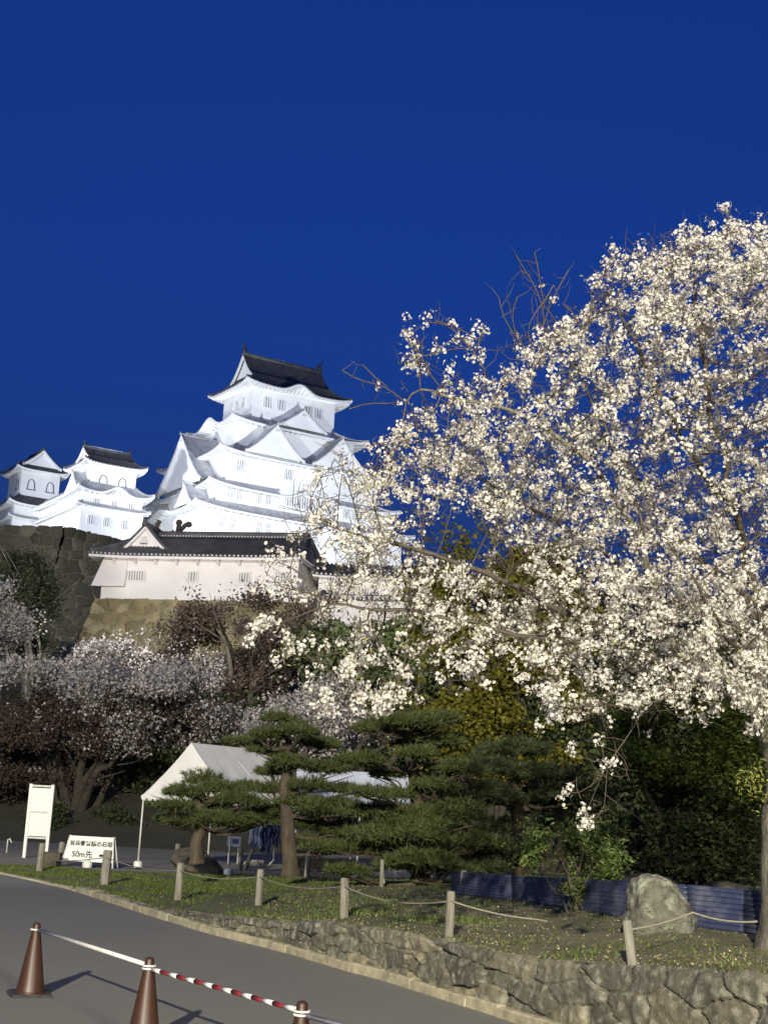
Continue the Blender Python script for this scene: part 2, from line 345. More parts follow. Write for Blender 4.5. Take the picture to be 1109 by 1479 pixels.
# ------------------------------------------------------------------ stone walls
def stone_face(name, pos, nrm, W, H, nu, nv, cs, mats, bulge, seed, pal, joint=.10, jcol=None, parent=None, up=1.0, rough=.3, gap=.16):
    """pos(u,v)->(n,3) for u,v in 0..1 ; stones of about cs metres bulge along nrm"""
    r = np.random.default_rng(seed); u, v = np.meshgrid(np.linspace(0, 1, nu), np.linspace(0, 1, nv)); u = u.ravel(); v = v.ravel()
    wob = .22*cs[0]; A = u*W/cs[0]; Bv = v*H/cs[1]
    A = A+.35*(fbm(np.stack([A*1.3, Bv*1.3, A*0], 1), seed, 3)-.5); Bv = Bv+.45*(fbm(np.stack([A*1.3, Bv*1.3, A*0+7], 1), seed+5, 3)-.5)
    ia = np.floor(A).astype(int); ib = np.floor(Bv).astype(int); ba = np.zeros(len(u)); bb = ba.copy(); f1 = np.full(len(u), 9.); f2 = f1.copy(); idx = np.zeros(len(u), int)
    na = int(W/cs[0])+8; nb = int(H/cs[1])+8; jx = r.random((na, nb)); jy = r.random((na, nb)); big = r.random((na, nb))**2*.38
    for da in (-2, -1, 0, 1, 2):
        for db in (-2, -1, 0, 1, 2):
            a = np.clip(ia+da+3, 0, na-1); b = np.clip(ib+db+3, 0, nb-1)
            ca = ia+da+.5+(jx[a, b]-.5)*.85+.5*((ib+db) % 2); cb = ib+db+.5+(jy[a, b]-.5)*.75
            d = np.sqrt((A-ca)**2+(Bv-cb)**2)-big[a, b]; m = d < f1; f2 = np.where(m, f1, np.minimum(f2, d)); idx = np.where(m, a*nb+b, idx); ba = np.where(m, A-ca, ba); bb = np.where(m, Bv-cb, bb); f1 = np.minimum(f1, d)
    e = np.clip((f2-f1)/gap, 0, 1); prof = 1-(1-e)**2.2
    hv = r.random(na*nb); tx = r.random(na*nb); ty = r.random(na*nb); tilt = 1.3
    p0 = pos(u, v); dz = bulge*(prof*(.55+.45*hv[idx])+rough*(fbm(p0*(2.2/max(cs[0], .3)), seed+9, 4)-.5)*prof-.15+prof*tilt*((tx[idx]-.5)*ba+(ty[idx]-.5)*bb)+rough*.28*(fbm(p0*(7/max(cs[0], .4)), seed+19, 4)-.5))
    pal = np.array(pal); col = pal[(hv[idx]*997).astype(int) % len(pal)]*(.8+.4*r.random(na*nb)[idx])[:, None]
    if jcol is not None: col = col*(e > joint)[:, None]+np.array(jcol)*(e <= joint)[:, None]
    V = p0+nrm(u, v)*dz[:, None]
    i = np.arange(nv-1)[:, None]*nu+np.arange(nu-1)[None]; i = i.ravel(); FQ = np.stack([i, i+1, i+nu+1, i+nu], 1)
    return np_mesh(name, V, FQ, mats, parent, smooth=False, col=col)
def _rw(u, v, x0=_zx[2]-.6, x1=8.5):
    x = x0+(x1-x0)*u; y = Yk(x)+.26+.03*(1-v); return np.stack([x, y+.10*v*zt(x)+.10*np.clip((v-.93)/.07, 0, 1), -.02+v*(zt(x)+.035+.06*(fbm(np.stack([x*2.2, 0*x, 0*x], 1), 8, 3)-.5))], 1)
def _rn(u, v):
    x = _zx[2]-.6+(9.1-_zx[2])*u; dy = (Yk(x+.1)-Yk(x-.1))/.2; return unit(np.stack([dy, -np.ones_like(x), .15+0*x], 1))
# the wall: face plus a rough cap of stones along its top
rw = stone_face('retaining_wall', _rw, _rn, 24, .75, 1150, 56, (.52, .26), M['stone'], .085, 5, [(.14, .13, .09), (.18, .16, .105), (.115, .11, .08), (.27, .24, .155), (.15, .135, .095), (.10, .095, .07)], rough=1.0, gap=.10, joint=.05, jcol=(.07, .062, .042))
setp(rw, 'rough low stone retaining wall running along the road kerb', 'stone wall')
# ------------------------------------------------------------------ posts and ropes
def post_mb(h, r, seed):
    R = np.random.default_rng(seed); n = 10; mb = MB(); pr = [(r*1.02, -.12), (r, 0), (r*.99, h*.5), (r*.97, h-.02), (r*.8, h), (0.001, h+.004)]; vs = []
    jit = 1+.07*R.normal(size=n)
    for rr, z in pr: vs += [(rr*jit[j]*math.cos(2*PI*j/n), rr*jit[j]*math.sin(2*PI*j/n)+.0, z) for j in range(n)]
    fs = [(i*n+j, i*n+(j+1) % n, (i+1)*n+(j+1) % n, (i+1)*n+j) for i in range(len(pr)-1) for j in range(n)]
    return mb.add(vs, fs)
GF = 'weathered posts along the front of the lawn'
front = [((151, 1278), 47, 13, 'weathered wooden post standing in front of the white arrow sign', (3, 2)), ((257, 1300), 50, 11, 'weathered wooden post on the grass between the arrow sign and the dark rock', (2, 0)), ((373, 1308), 49, 11, 'weathered wooden post on the grass to the left of the pine trunk', (1.5, -1)), ((497, 1327), 55, 11, 'weathered wooden post on the grass to the right of the pine trunk', (-1, 0)), ((648, 1355), 63, 12, 'pale wooden post behind the stone wall, left of the blue sheeting', (2, 1)), ((913, 1396), 62, 13, 'leaning wooden post directly in front of the big mossy rock', (-7, 2))]
tops = []
for i, (b, hp, wp, lab, tilt) in enumerate(front):
    p = GL(*b); sc_ = p[1]/F; o = post_mb(hp*sc_, wp*sc_/2*1.02, 40+i).build('wooden_post', M['wood'], smooth=False); o.location = p
    o.rotation_euler = (RAD(tilt[1]), RAD(tilt[0]-1.5), rng.random()*3); o.rotation_euler = Euler((0, 0, o.rotation_euler[2])).to_matrix().to_euler()
    o.rotation_euler = (Matrix.Rotation(RAD(tilt[0]-1.5), 3, 'Y') @ Matrix.Rotation(rng.random()*3, 3, 'Z')).to_euler()
    setp(o, lab, 'post', GF); tops.append(Vector(p)+Matrix.Rotation(RAD(tilt[0]-1.5), 3, 'Y') @ Vector((0, -wp*sc_/2*.9, hp*sc_*.8)))
def rope(name, pts, sag, r, label, ends=()):
    mb = MB(); path = []
    for a, b, sg in zip(pts[:-1], pts[1:], sag):
        a = Vector(a); b = Vector(b)
        for k in range(12): t = k/12; path.append(a.lerp(b, t)-Vector((0, 0, sg*4*t*(1-t))))
    path.append(Vector(pts[-1])); mb.tube(path, r, 6); o = mb.build(name, M['rope'], smooth=True); return setp(o, label, 'rope')
e1 = GL(1092, 1344); e1[2] += .05
rope('rope', [P(75, 1243, tops[0][1]+6.5)]+tops[:5], [.03, .08, .08, .09, .10], .010, 'thin rope sagging between the weathered posts along the front of the lawn')
p_a = P(775, 1328, tops[4][1]-.4); rope('rope', [tops[4], p_a, P(790, 1331, tops[4][1]-.5)], [.03, 0], .009, 'loose rope end trailing from the pale post down to the bank')
rope('rope', [tops[5], P(1000, 1318, 12.6), P(1093, 1331, 12.2)], [.02, .03], .009, 'thin rope from the leaning post across the mossy rock to the cherry trunk')
GM = 'old posts at the back of the lawn'
for (b, hp, wp, lab, tl) in [((57, 1258), 38, 9, 'dark weathered post by the legs of the white notice board', 3), ((86, 1250), 32, 8, 'brown post beside the white notice board, nearer the arrow sign', 4), ((256, 1241), 21, 7, 'short stub of a post behind the dark rock', 0), ((346, 1257), 30, 7, 'upright half of the crossed pair of posts under the tent edge', 1), ((354, 1256), 29, 7, 'leaning half of the crossed pair of posts under the tent edge', 20), ((443, 1267), 34, 7, 'pale post just right of the pine trunk', 2), ((459, 1256), 26, 6, 'grey post behind the pale one, right of the pine trunk', 1), ((551, 1282), 38, 6, 'thin grey post under the layered pine beside the pale slab', 0), ((667, 1293), 34, 8, 'dark post at the left end of the blue corrugated sheeting', 4)]:
    p = GL(*b); s_ = p[1]/F; o = post_mb(hp*s_, wp*s_/2, int(b[0])).build('wooden_post', M['wood']); o.location = p; o.rotation_euler = (0, RAD(tl-1.5), 0); setp(o, lab, 'post', GM)
GB = 'thin rope posts on the far side of the yard'; bt = []
for (b, hp, lab) in [((8, 1203), 16, 'far thin white post at the extreme edge of the yard, left of the notice board'), ((100, 1212), 17, 'far thin white post below the multi-stemmed cherry trunk'), ((122, 1208), 15, 'far thin white post just right of the cherry stems'), ((160, 1208), 17, 'far thin post above the arrow sign'), ((196, 1214), 15, 'far thin post right beside the front leg of the white tent'), ((213, 1217), 17, 'far thin post inside the tent opening'), ((264, 1220), 17, 'far thin post behind the dark rock and low pine')]:
    p = GL(*b); s_ = p[1]/F; o = post_mb(hp*s_, .055, int(b[0])).build('rope_post', M['steel']); o.location = p; setp(o, lab, 'post', GB); bt.append(p+np.array([0, -.05, hp*s_*.75]))
rope('rope', [bt[0]+np.array([-4, .5, 0])]+bt+[P(330, 1205, bt[-1][1])], [.2]+[.25]*7, .014, 'far rope strung along the thin posts under the dark cherry trees')

# ------------------------------------------------------------------ cones with bars
def ctop(px, py, z=.66): return G(px, py, z)
cone_px = [(54, 1332), (217, 1382), (437, 1445)]; cpos = [ctop(*q) for q in cone_px]; cpos.append(2*cpos[2]-cpos[1]+np.array([.0, .1, 0]))
def make_cone(label):
    e = empty('traffic_cone', (0, 0, 0), label, 'traffic cone', 'traffic cones in a row on the road')
    b = MB(); b.lathe([(.138, .035), (.134, .045), (.118, .12), (.045, .565), (.044, .585)], 32); b.lathe([(.150, .030), (.150, .040), (.138, .044)], 32); b.build('cone_body', M['cone'], e, True)
    t = MB(); t.lathe([(.044, .583), (.038, .59), (.038, .625), (.034, .645), (.022, .657), (.001, .661)], 24); t.build('cone_tip', M['cone'], e, True)
    k = MB(); sz = .40; c = .03
    k.hexa([(-sz/2, -sz/2, .0), (sz/2, -sz/2, .0), (sz/2, sz/2, .0), (-sz/2, sz/2, .0), (-sz/2+c, -sz/2+c, .03), (sz/2-c, -sz/2+c, .03), (sz/2-c, sz/2-c, .03), (-sz/2+c, sz/2-c, .03)]); k.build('base_weight', M['rubber'], e); return e
cl = ['faded red-brown traffic cone at the upper left end of the row, black base in view', 'faded red-brown traffic cone in the middle of the row where white and striped bars meet', 'faded red-brown traffic cone at the lower right end of the striped bar', 'faded red-brown traffic cone beyond the lower picture edge holding the last bar']
c0 = None
for i, p in enumerate(cpos):
    c = make_cone(cl[0]) if i == 0 else copy_tree(c0)
    c0 = c0 or c; c['label'] = cl[i]; c.location = (p[0], p[1], 0); c.rotation_euler = (RAD(1.5) if i == 0 else 0, 0, RAD(20+i*9))
def bar(i, j, label, stripes, dz):
    a = Vector((cpos[i][0], cpos[i][1], .595+dz[0])); b = Vector((cpos[j][0], cpos[j][1], .595+dz[1])); d = b-a; L = d.length; d.normalize(); mid = (a+b)/2
    e = empty('cone_bar', a, label, 'cone bar', 'bars joining the traffic cones')
    m = MB(); s0 = .075; s1 = L-.075; k = 15 if stripes else 1
    for q in range(k):
        p0 = d*(s0+(s1-s0)*q/k); p1 = d*(s0+(s1-s0)*(q+1)/k); m.tube([p0, p1], .0165, 10, mi=1 if (stripes and q % 2 == 1) else 0)
    m.build('bar_tube', [M['white_plastic'], M['red_plastic']], e, True)
    for pt, sg in ((Vector((0, 0, 0)), 1), (b-a, -1)):
        r = MB(); ring = [pt+Vector((math.cos(t)*.049, math.sin(t)*.049, 0)) for t in [2*PI*q/20 for q in range(21)]]; r.tube(ring, .008, 6); r.tube([pt+d*sg*.052, pt+d*sg*.12], [.009, .0165], 8); r.build('end_ring', M['white_plastic'], e, True)
bar(0, 1, 'plain white bar joining the two left cones', False, (.0, .0)); bar(1, 2, 'red and white striped bar from the middle cone', True, (-.022, 0)); bar(2, 3, 'plain pale bar leaving the picture at its bottom edge', False, (-.022, 0))

# ------------------------------------------------------------------ signs
def text_mesh(name, body, size, parent, loc, rot, m, off=0.0):
    cu = bpy.data.curves.new('t', 'FONT'); cu.body = body; cu.size = size; cu.align_x = 'CENTER'; cu.align_y = 'CENTER'; cu.offset = off; cu.extrude = .002
    ob = bpy.data.objects.new('t', cu); COL.objects.link(ob); dg = bpy.context.evaluated_depsgraph_get(); me = bpy.data.meshes.new_from_object(ob.evaluated_get(dg)); bpy.data.objects.remove(ob); me.materials.clear()
    o = link(name, me, m, parent); o.location = loc; o.rotation_euler = rot; return o
p = GL(72, 1240); s_ = p[1]/F; Hb = 101*s_; Wb = 32*s_
nb = empty('notice_board', p, 'tall narrow white notice board on two legs, with two blank panels', 'notice board', None, RAD(-8)); nb.location = (GL(57, 1238)[0], p[1], p[2])
for sx in (-1, 1): MB().box((sx*Wb/2, 0, Hb/2-.05), (.085, .06, Hb+.1)).build('leg', M['white_paint'], nb)
for zc in (Hb*.79, Hb*.45): MB().box((0, 0, zc), (Wb-.09, .03, Hb*.315)).build('panel', M['white_paint'], nb)
for zc in (Hb*.975, Hb*.62, Hb*.27): MB().box((0, -.012, zc), (Wb-.087, .05, .05)).build('rail', M['steel'], nb)
p = GL(136, 1252); s_ = p[1]/F; Hs = 41*s_; lean = RAD(14)
sg = empty('arrow_sign', (GL(134, 1251)[0], p[1], p[2]), 'white A-frame sign with black Japanese writing and an arrow pointing right', 'sign', None, RAD(-6))
zb = .13; w0 = 72*s_; w1 = 61*s_
def sgp(x, z, t=0.0): return (x, -.30+math.tan(lean)*z-t, z)
mb = MB(); mb.hexa([sgp(-w0/2, zb, 0), sgp(w0/2, zb, 0), (w0/2, -.28+math.tan(lean)*zb, zb), (-w0/2, -.28+math.tan(lean)*zb, zb), sgp(-w1/2, Hs, 0), sgp(w1/2, Hs, 0), (w1/2, -.28+math.tan(lean)*Hs, Hs), (-w1/2, -.28+math.tan(lean)*Hs, Hs)]); mb.build('panel', M['white_paint'], sg)
mb = MB(); y2 = -.30+2*math.tan(lean)*Hs+.10
mb.hexa([(-w0/2*1.0, y2-math.tan(lean)*zb-.02, zb), (w0/2, y2-math.tan(lean)*zb-.02, zb), (w0/2, y2-math.tan(lean)*zb, zb), (-w0/2, y2-math.tan(lean)*zb, zb), (-w1/2, y2-math.tan(lean)*Hs-.02, Hs), (w1/2, y2-math.tan(lean)*Hs-.02, Hs), (w1/2, y2-math.tan(lean)*Hs, Hs), (-w1/2, y2-math.tan(lean)*Hs, Hs)]); mb.build('panel', M['white_paint'], sg)
for sx in (-1, 1):
    MB().tube([(sx*(w0/2+.012), -.30, 0), (sx*(w1/2+.01), -.285+math.tan(lean)*Hs, Hs+.01)], .022, 8).build('leg', M['white_paint'], sg, True)
    MB().tube([(sx*(w0/2+.012), y2, 0), (sx*(w1/2+.01), y2-math.tan(lean)*Hs, Hs+.01)], .022, 8).build('leg', M['white_paint'], sg, True)
rt = (PI/2-lean, 0, 0); zl = zb+(Hs-zb)*.70
text_mesh('lettering', '官兵衛普請の石垣', .132*w0/1.24, sg, sgp(.02, zl, .006), rt, M['ink'], .0035); zl2 = zb+(Hs-zb)*.27
text_mesh('lettering', '50m先', .185*w0/1.24, sg, sgp(-.13*w0, zl2, .006), rt, M['ink'], .003)
mb = MB(); ax = .285*w0; az = .0
def ap(x, dz): q = sgp(x, zl2+dz, .008); return q
mb.add([ap(ax-.10, -.028), ap(ax+.05, -.028), ap(ax+.05, .028), ap(ax-.10, .028)], [(0, 1, 2, 3)]); mb.add([ap(ax+.05, -.075), ap(ax+.15, 0), ap(ax+.05, .075)], [(0, 1, 2)]); mb.build('arrow', M['ink'], sg)
p = GL(126, 1253); mb = MB(); mb.lathe([(.001, .19), (.05, .185), (.11, .15), (.13, .08), (.115, 0)], 14, p); setp(mb.build('sandbag', M['white_paint'], smooth=True), 'small white weight lying under the arrow sign', 'weight')
p = GL(75, 1252); o = MB().box((0, 0, .17), (.42, .3, .34)).box((0, 0, .345), (.46, .34, .02)).build('planter_box', M['rock_dark']); o.location = p; setp(o, 'dark square box on the grass edge below the notice board', 'box')
# low white rail stub at the far left edge of the yard
p = GL(10, 1232); mb = MB(); mb.tube([(0, 0, 0), (0, 0, .38), (.05, 0, .42), (.12, 0, .3)], .018, 8); o = mb.build('bent_pipe', M['white_plastic'], smooth=True); o.location = p; setp(o, 'small bent white pipe standing in the gravel left of the notice board', 'pipe')

# ------------------------------------------------------------------ tents
def tent(label, base, W, L, He, Hr, rz, m, legs, sag=.12, sc0=.14):
    """gabled marquee: local x along the ridge (L), local y across (W); origin at the near left leg"""
    e = empty('marquee_tent', base, label, 'tent', 'white event tents behind the pines', rz); W2 = W/2; nu, nv = 17, 9; mb = MB()
    for sd in (0, 1):
        rows = []
        for i in range(nu):
            u = i/(nu-1); row = []
            for j in range(nv):
                v = j/(nv-1); y = W2*v if sd == 0 else W-W2*v; z = He+(Hr-He)*v-sag*math.sin(PI*v)*(.6+.4*math.sin(PI*u))-.03*math.sin(u*PI*6)**2*math.sin(PI*v)+.02*rng.normal()*math.sin(PI*v)
                row.append((L*u, y, z))
            rows.append(row)
        mb.grid(rows, flip=sd == 1)
    mb.build('roof', m, e, True)
    for xe in (0, L):   # gable ends
        g = MB(); rows = []
        for i in range(13):
            u = i/12; y = W*u; top = He+(Hr-He)*(1-abs(2*u-1))-sag*math.sin(PI*(1-abs(2*u-1)))*.6; rows.append([(xe+(.03 if xe else -.03)*math.sin(k/4*PI)+.02*math.sin(u*25)*(1-k/4), y, He+(top-He)*k/4) for k in range(5)])
        g.grid(rows); g.build('gable', m, e, True)
    v = MB()          # scalloped valance
    def val(a, b):
        a = Vector(a); b = Vector(b); n = max(4, int((b-a).length/.2)); vs = []; fs = []
        for k in range(n):
            q0 = a.lerp(b, k/n); q1 = a.lerp(b, (k+1)/n); c = len(vs); arc = [q1.lerp(q0, t)-Vector((0, 0, sc0*(.45+.55*math.sin(PI*t)))) for t in (0, .2, .4, .6, .8, 1)]; vs += [q0, q1]+arc; fs.append(tuple(range(c, c+8)))
        v.add(vs, fs)
    val((0, -.012, He), (L, -.012, He)); val((0, W+.012, He), (L, W+.012, He)); val((-.035, 0, He), (-.035, W, He)); val((L+.035, 0, He), (L+.035, W, He)); v.build('valance', m, e)
    for (x, y) in legs:
        lg = MB().tube([(x, y, 0), (x, y, He-.01)], .024, 10).build('leg', M['steel'], e, True); MB().lathe([(.11, 0), (.115, .12), (.09, .16), (.03, .17)], 14, (x, y, 0)).build('foot_weight', M['white_plastic'], lg, True)
    fr = MB()
    for y in (.02, W-.02): fr.tube([(0, y, He-.03), (L, y, He-.03)], .018, 6)
    for x in (0.02, L/2, L-.02): fr.tube([(x, 0.02, He-.03), (x, W2, Hr-.08), (x, W-.02, He-.03)], .018, 6)
    fr.build('roof_frame', M['steel'], e, True); return e
_b = P(338, 1152, 35.4); tent('white gabled tent with a scalloped edge, bright in the floodlight', (_b[0], _b[1], float(zg(_b[0], _b[1]))), 3.0, 3.3, 1.83, 3.22, RAD(58), M['canvas'], [(.03, .03), (.03, 2.97), (2.9, .03), (2.9, 2.97)])
_b = P(428, 1152, 35.2); tent('shaded bluish-white tent half hidden behind the layered pines', (_b[0], _b[1], float(zg(_b[0], _b[1]))), 3.2, 3.0, 1.72, 2.66, RAD(4), M['canvas_shaded'], [(.03, .03), (1.6, .03), (3.15, .03), (.03, 2.97), (1.6, 2.97), (3.15, 2.97)])
# things under the tents
p = GL(336, 1248); e = empty('display_panel', p, 'small pale blue panel on two thin legs under the tent', 'panel'); s_ = p[1]/F
MB().box((0, 0, 31*s_), (19*s_, .03, 14*s_)).build('panel', M['grey_blue'], e); MB().box((.1*19*s_, -.018, 31*s_), (9*s_, .006, 7*s_)).build('picture', M['tarp'], e)
for sx in (-6.5, 6.5): MB().tube([(sx*s_, 0, 0), (sx*s_, 0, 25*s_)], .016, 6).build('leg', M['steel'], e)
p = GL(370, 1251); s_ = p[1]/F; mb = MB(); mb.box((0, 0, 4.2*s_), (21*s_, .3, 8.4*s_)); mb.box((0, -.155, 4.2*s_), (17*s_, .01, 4*s_)); o = mb.build('crate', M['concrete']); o.location = p; setp(o, 'low pale crate on the ground between crossed posts and pine trunk', 'crate')
# folded tarp hung over a rack
p = GL(382, 1248); s_ = p[1]/F; e = empty('tarp_rack', p, 'dark blue crumpled tarpaulins hanging on a rack beneath the tent', 'tarp rack')
def drape(x0, x1, z0, z1, y, seed, m):
    mb = MB(); mb.grid([[(x0+(x1-x0)*u/10+.03*math.sin(v*1.3+seed), y+.07*math.sin(u*1.9+seed+v*.4)-.02*v*.3, z1+(z0-z1)*v/8+.06*math.sin(u*1.1+seed)) for v in range(9)] for u in range(11)]); return mb.build('tarp', m, e, True)
drape(-22*s_, -6*s_, 22*s_, 58*s_, 0, 0, M['grey_blue']); drape(-8*s_, 8*s_, 16*s_, 52*s_, .1, 2, M['tarp']); drape(6*s_, 20*s_, 26*s_, 56*s_, -.05, 4, M['tarp'])
MB().tube([(-24*s_, .05, 55*s_), (22*s_, .05, 55*s_)], .02, 6).build('rail', M['steel'], e)
for x in (-23*s_, 12*s_): MB().tube([(x, .05, 55*s_), (x, .05, 6*s_), (x-.10, -.12, 0)], .022, 6).build('leg', M['steel'], e)
p = GL(468, 1259); o = MB().box((0, 0, .16), (1.45, .35, .32)).box((0, -.01, .33), (1.5, .4, .04)).build('stone_bench', M['rock_dark']); o.location = p; o.rotation_euler = (0, 0, -.04); setp(o, 'long low grey block behind the posts, right of the pine trunk', 'bench')
p = GL(576, 1268); mb = MB(); mb.hexa([(-.45, -.25, 0), (.5, -.3, 0), (.5, .25, 0), (-.45, .25, 0), (-.42, -.2, .22), (.1, -.25, .2), (.45, .2, .12), (-.42, .2, .24)]); o = mb.build('stone_slab', M['concrete']); o.location = p; setp(o, 'pale flat slab lying in the shade under the layered pine', 'slab')
p = GL(552, 1280); mb = MB(); mb.lathe([(.05, 0), (.045, .1), (.012, .24), (.001, .25)], 12); o = mb.build('white_stake', M['steel']); o.location = p; setp(o, 'short white pointed stake beside the thin grey post', 'stake')
# blue corrugated sheets lying along the bank
A_ = [((652, 1292), (672, 1263)), ((740, 1302), (740, 1270)), ((826, 1314), (812, 1276)), ((910, 1329), (902, 1281)), ((1000, 1341), (992, 1287)), ((1094, 1353), (1092, 1296)), ((1200, 1368), (1198, 1306))]
for k in range(len(A_)-1):
    pa = GL(*A_[k][0]); pb = GL(*A_[k+1][0]); ha = (A_[k][0][1]-A_[k][1][1])*pa[1]/F; hb = (A_[k+1][0][1]-A_[k+1][1][1])*pb[1]/F; rows = []; nz_ = 72
    off = .012*(k % 2)
    for u in range(7):
        t = u/6*(1.03 if k < len(A_)-2 else 1); b = pa+(pb-pa)*t; h = ha+(hb-ha)*t; row = []
        for j in range(nz_+1): q = j/nz_; row.append((b[0], b[1]+.10+.22*q+off+.020*math.cos(q*2*PI*8), b[2]+.01+h*q*1.02))
        rows.append(row)
    mb = MB(); mb.grid(rows); o = mb.build('corrugated_sheet', M['sheet_blue'], smooth=True); md = o.modifiers.new('thick', 'SOLIDIFY'); md.thickness = .006
    lab = ['end sheet of the blue corrugated row beside the dark post, farthest from the cherry trunk', 'blue corrugated sheet left of the small leafy shrub', 'blue corrugated sheet partly behind the small leafy shrub', 'blue corrugated sheet ending behind the big mossy rock', 'blue corrugated sheet just right of the big mossy rock', 'blue corrugated sheet passing behind the cherry trunk'][k]
    setp(o, lab, 'corrugated sheet', 'blue corrugated sheets standing along the bank')
# rocks
def rock(name, c, size, seed, m, label, keel=None, cat='rock'):
    import bmesh
    bm = bmesh.new(); bmesh.ops.create_icosphere(bm, subdivisions=5, radius=1.0); V = np.array([v.co[:] for v in bm.verts])
    r = np.random.default_rng(seed)
    for _ in range(9):                     # chipped facets
        d = unit(r.normal(size=(1, 3)))[0]; k = r.uniform(.62, .88); pj = V@d; V = V-np.outer(np.maximum(pj-k, 0), d)*.85
    V = V*(1+.16*(fbm(V*1.6+seed, seed, 4)-.5)[:, None]*2)+.05*(fbm(V*6+seed, seed+3, 3)-.5)[:, None]*V
    if keel is not None: V[:, 0] += keel[0]*V[:, 2]; V[:, :2] *= (1-keel[1]*np.clip(V[:, 2:3], -.3, 1))
    V = V*np.array(size)
    for v, q in zip(bm.verts, V): v.co = q
    me = bpy.data.meshes.new(name); bm.to_mesh(me); bm.free(); o = link(name, me, m, smooth=True); o.location = c; return setp(o, label, cat)
def profile_rock(name, c, pts, depth, seed, m, label, s_):
    import bmesh
    bm = bmesh.new(); bmesh.ops.create_icosphere(bm, subdivisions=5, radius=1.0); V = np.array([v.co[:] for v in bm.verts]); q = np.array(pts, float); q = (q-q.mean(0))*[1, -1]; th = np.arctan2(q[:, 1], q[:, 0]); rr = np.hypot(q[:, 0], q[:, 1])*s_; o = np.argsort(th); th = th[o]; rr = rr[o]
    a = np.arctan2(V[:, 2], V[:, 0]); R_ = np.interp(a, np.concatenate([th-2*PI, th, th+2*PI]), np.tile(rr, 3)); k = np.hypot(V[:, 0], V[:, 2]); k2 = k**.55/np.maximum(k, 1e-6); V = np.stack([V[:, 0]*R_*k2, V[:, 1]*depth, V[:, 2]*R_*k2], 1)
    nrm = unit(V); V = V+nrm*((fbm(V*5+seed, seed, 4)-.5)*.14+(np.abs(fbm(V*[9, 9, 4]+3, seed+2, 3)-.5))[:]*-.10)[:, None]
    for v, p_ in zip(bm.verts, V): v.co = p_
    me = bpy.data.meshes.new(name); bm.to_mesh(me); bm.free(); o = link(name, me, m, smooth=True); o.location = c; return setp(o, label, 'rock')
p = GL(955, 1346); s_ = p[1]/F; profile_rock('garden_rock', p+np.array([0, .15, .26]), [(901, 1346), (903, 1310), (905, 1282), (910, 1264), (926, 1256), (950, 1257), (966, 1265), (980, 1282), (993, 1300), (1002, 1322), (998, 1344), (960, 1352)], .36, 4, M['rock'], 'big pale mossy rock in front of the blue corrugated sheets', s_)
p = GL(281, 1262); s_ = p[1]/F; rock('garden_rock', p+np.array([0, .1, .2]), (37*s_, .45, 25*s_), 9, M['rock_dark'], 'dark jagged rock on the grass at the foot of the low pine', (-.35, .2))
for k, (b, wd, hg_, lab) in enumerate([((930, 1288), 60, 27, 'dim low boulder behind the blue sheets, left of the mossy rock top'), ((1045, 1296), 55, 24, 'dim low boulder behind the blue sheets, nearest the cherry trunk'), ((990, 1294), 40, 18, 'dim smaller boulder between two larger ones behind the blue sheets')]):
    c = P(b[0], b[1], 21+k); s_ = c[1]/F; rock('boulder', c+np.array([0, 0, -.1]), (wd*s_, .6, hg_*s_*1.3), 20+k, M['rock_dark'], lab)

# ------------------------------------------------------------------ trees
def tuft_pad(c, rx, ry, rz, n, seed, nl=.15, k=11):
    r = np.random.default_rng(seed); d = unit(r.normal(size=(n, 3))); rad = r.random(n)**.4; lump = .42+1.15*fbm(d*2.0+seed, seed, 3)
    C = np.array(c)+d*rad[:, None]*lump[:, None]*np.array([rx, ry, rz]); C[:, 2] += np.where(d[:, 2] < 0, -d[:, 2]*rz*rad*.6, 0)
    ax = unit(np.stack([d[:, 0]*.55, d[:, 1]*.55, .65+0*d[:, 2]], 1)+r.normal(size=(n, 3))*.22)
    CC_ = np.repeat(C, k, 0); D = unit(np.repeat(ax, k, 0)*.75+r.normal(size=(n*k, 3))*.5); L = nl*r.uniform(.7, 1.15, n*k)[:, None]
    S = unit(np.cross(D, r.normal(size=(n*k, 3))))*(nl*.055); V = np.stack([CC_-S, CC_+S, CC_+D*L], 1).reshape(-1, 3); return V, np.arange(3*n*k).reshape(-1, 3)
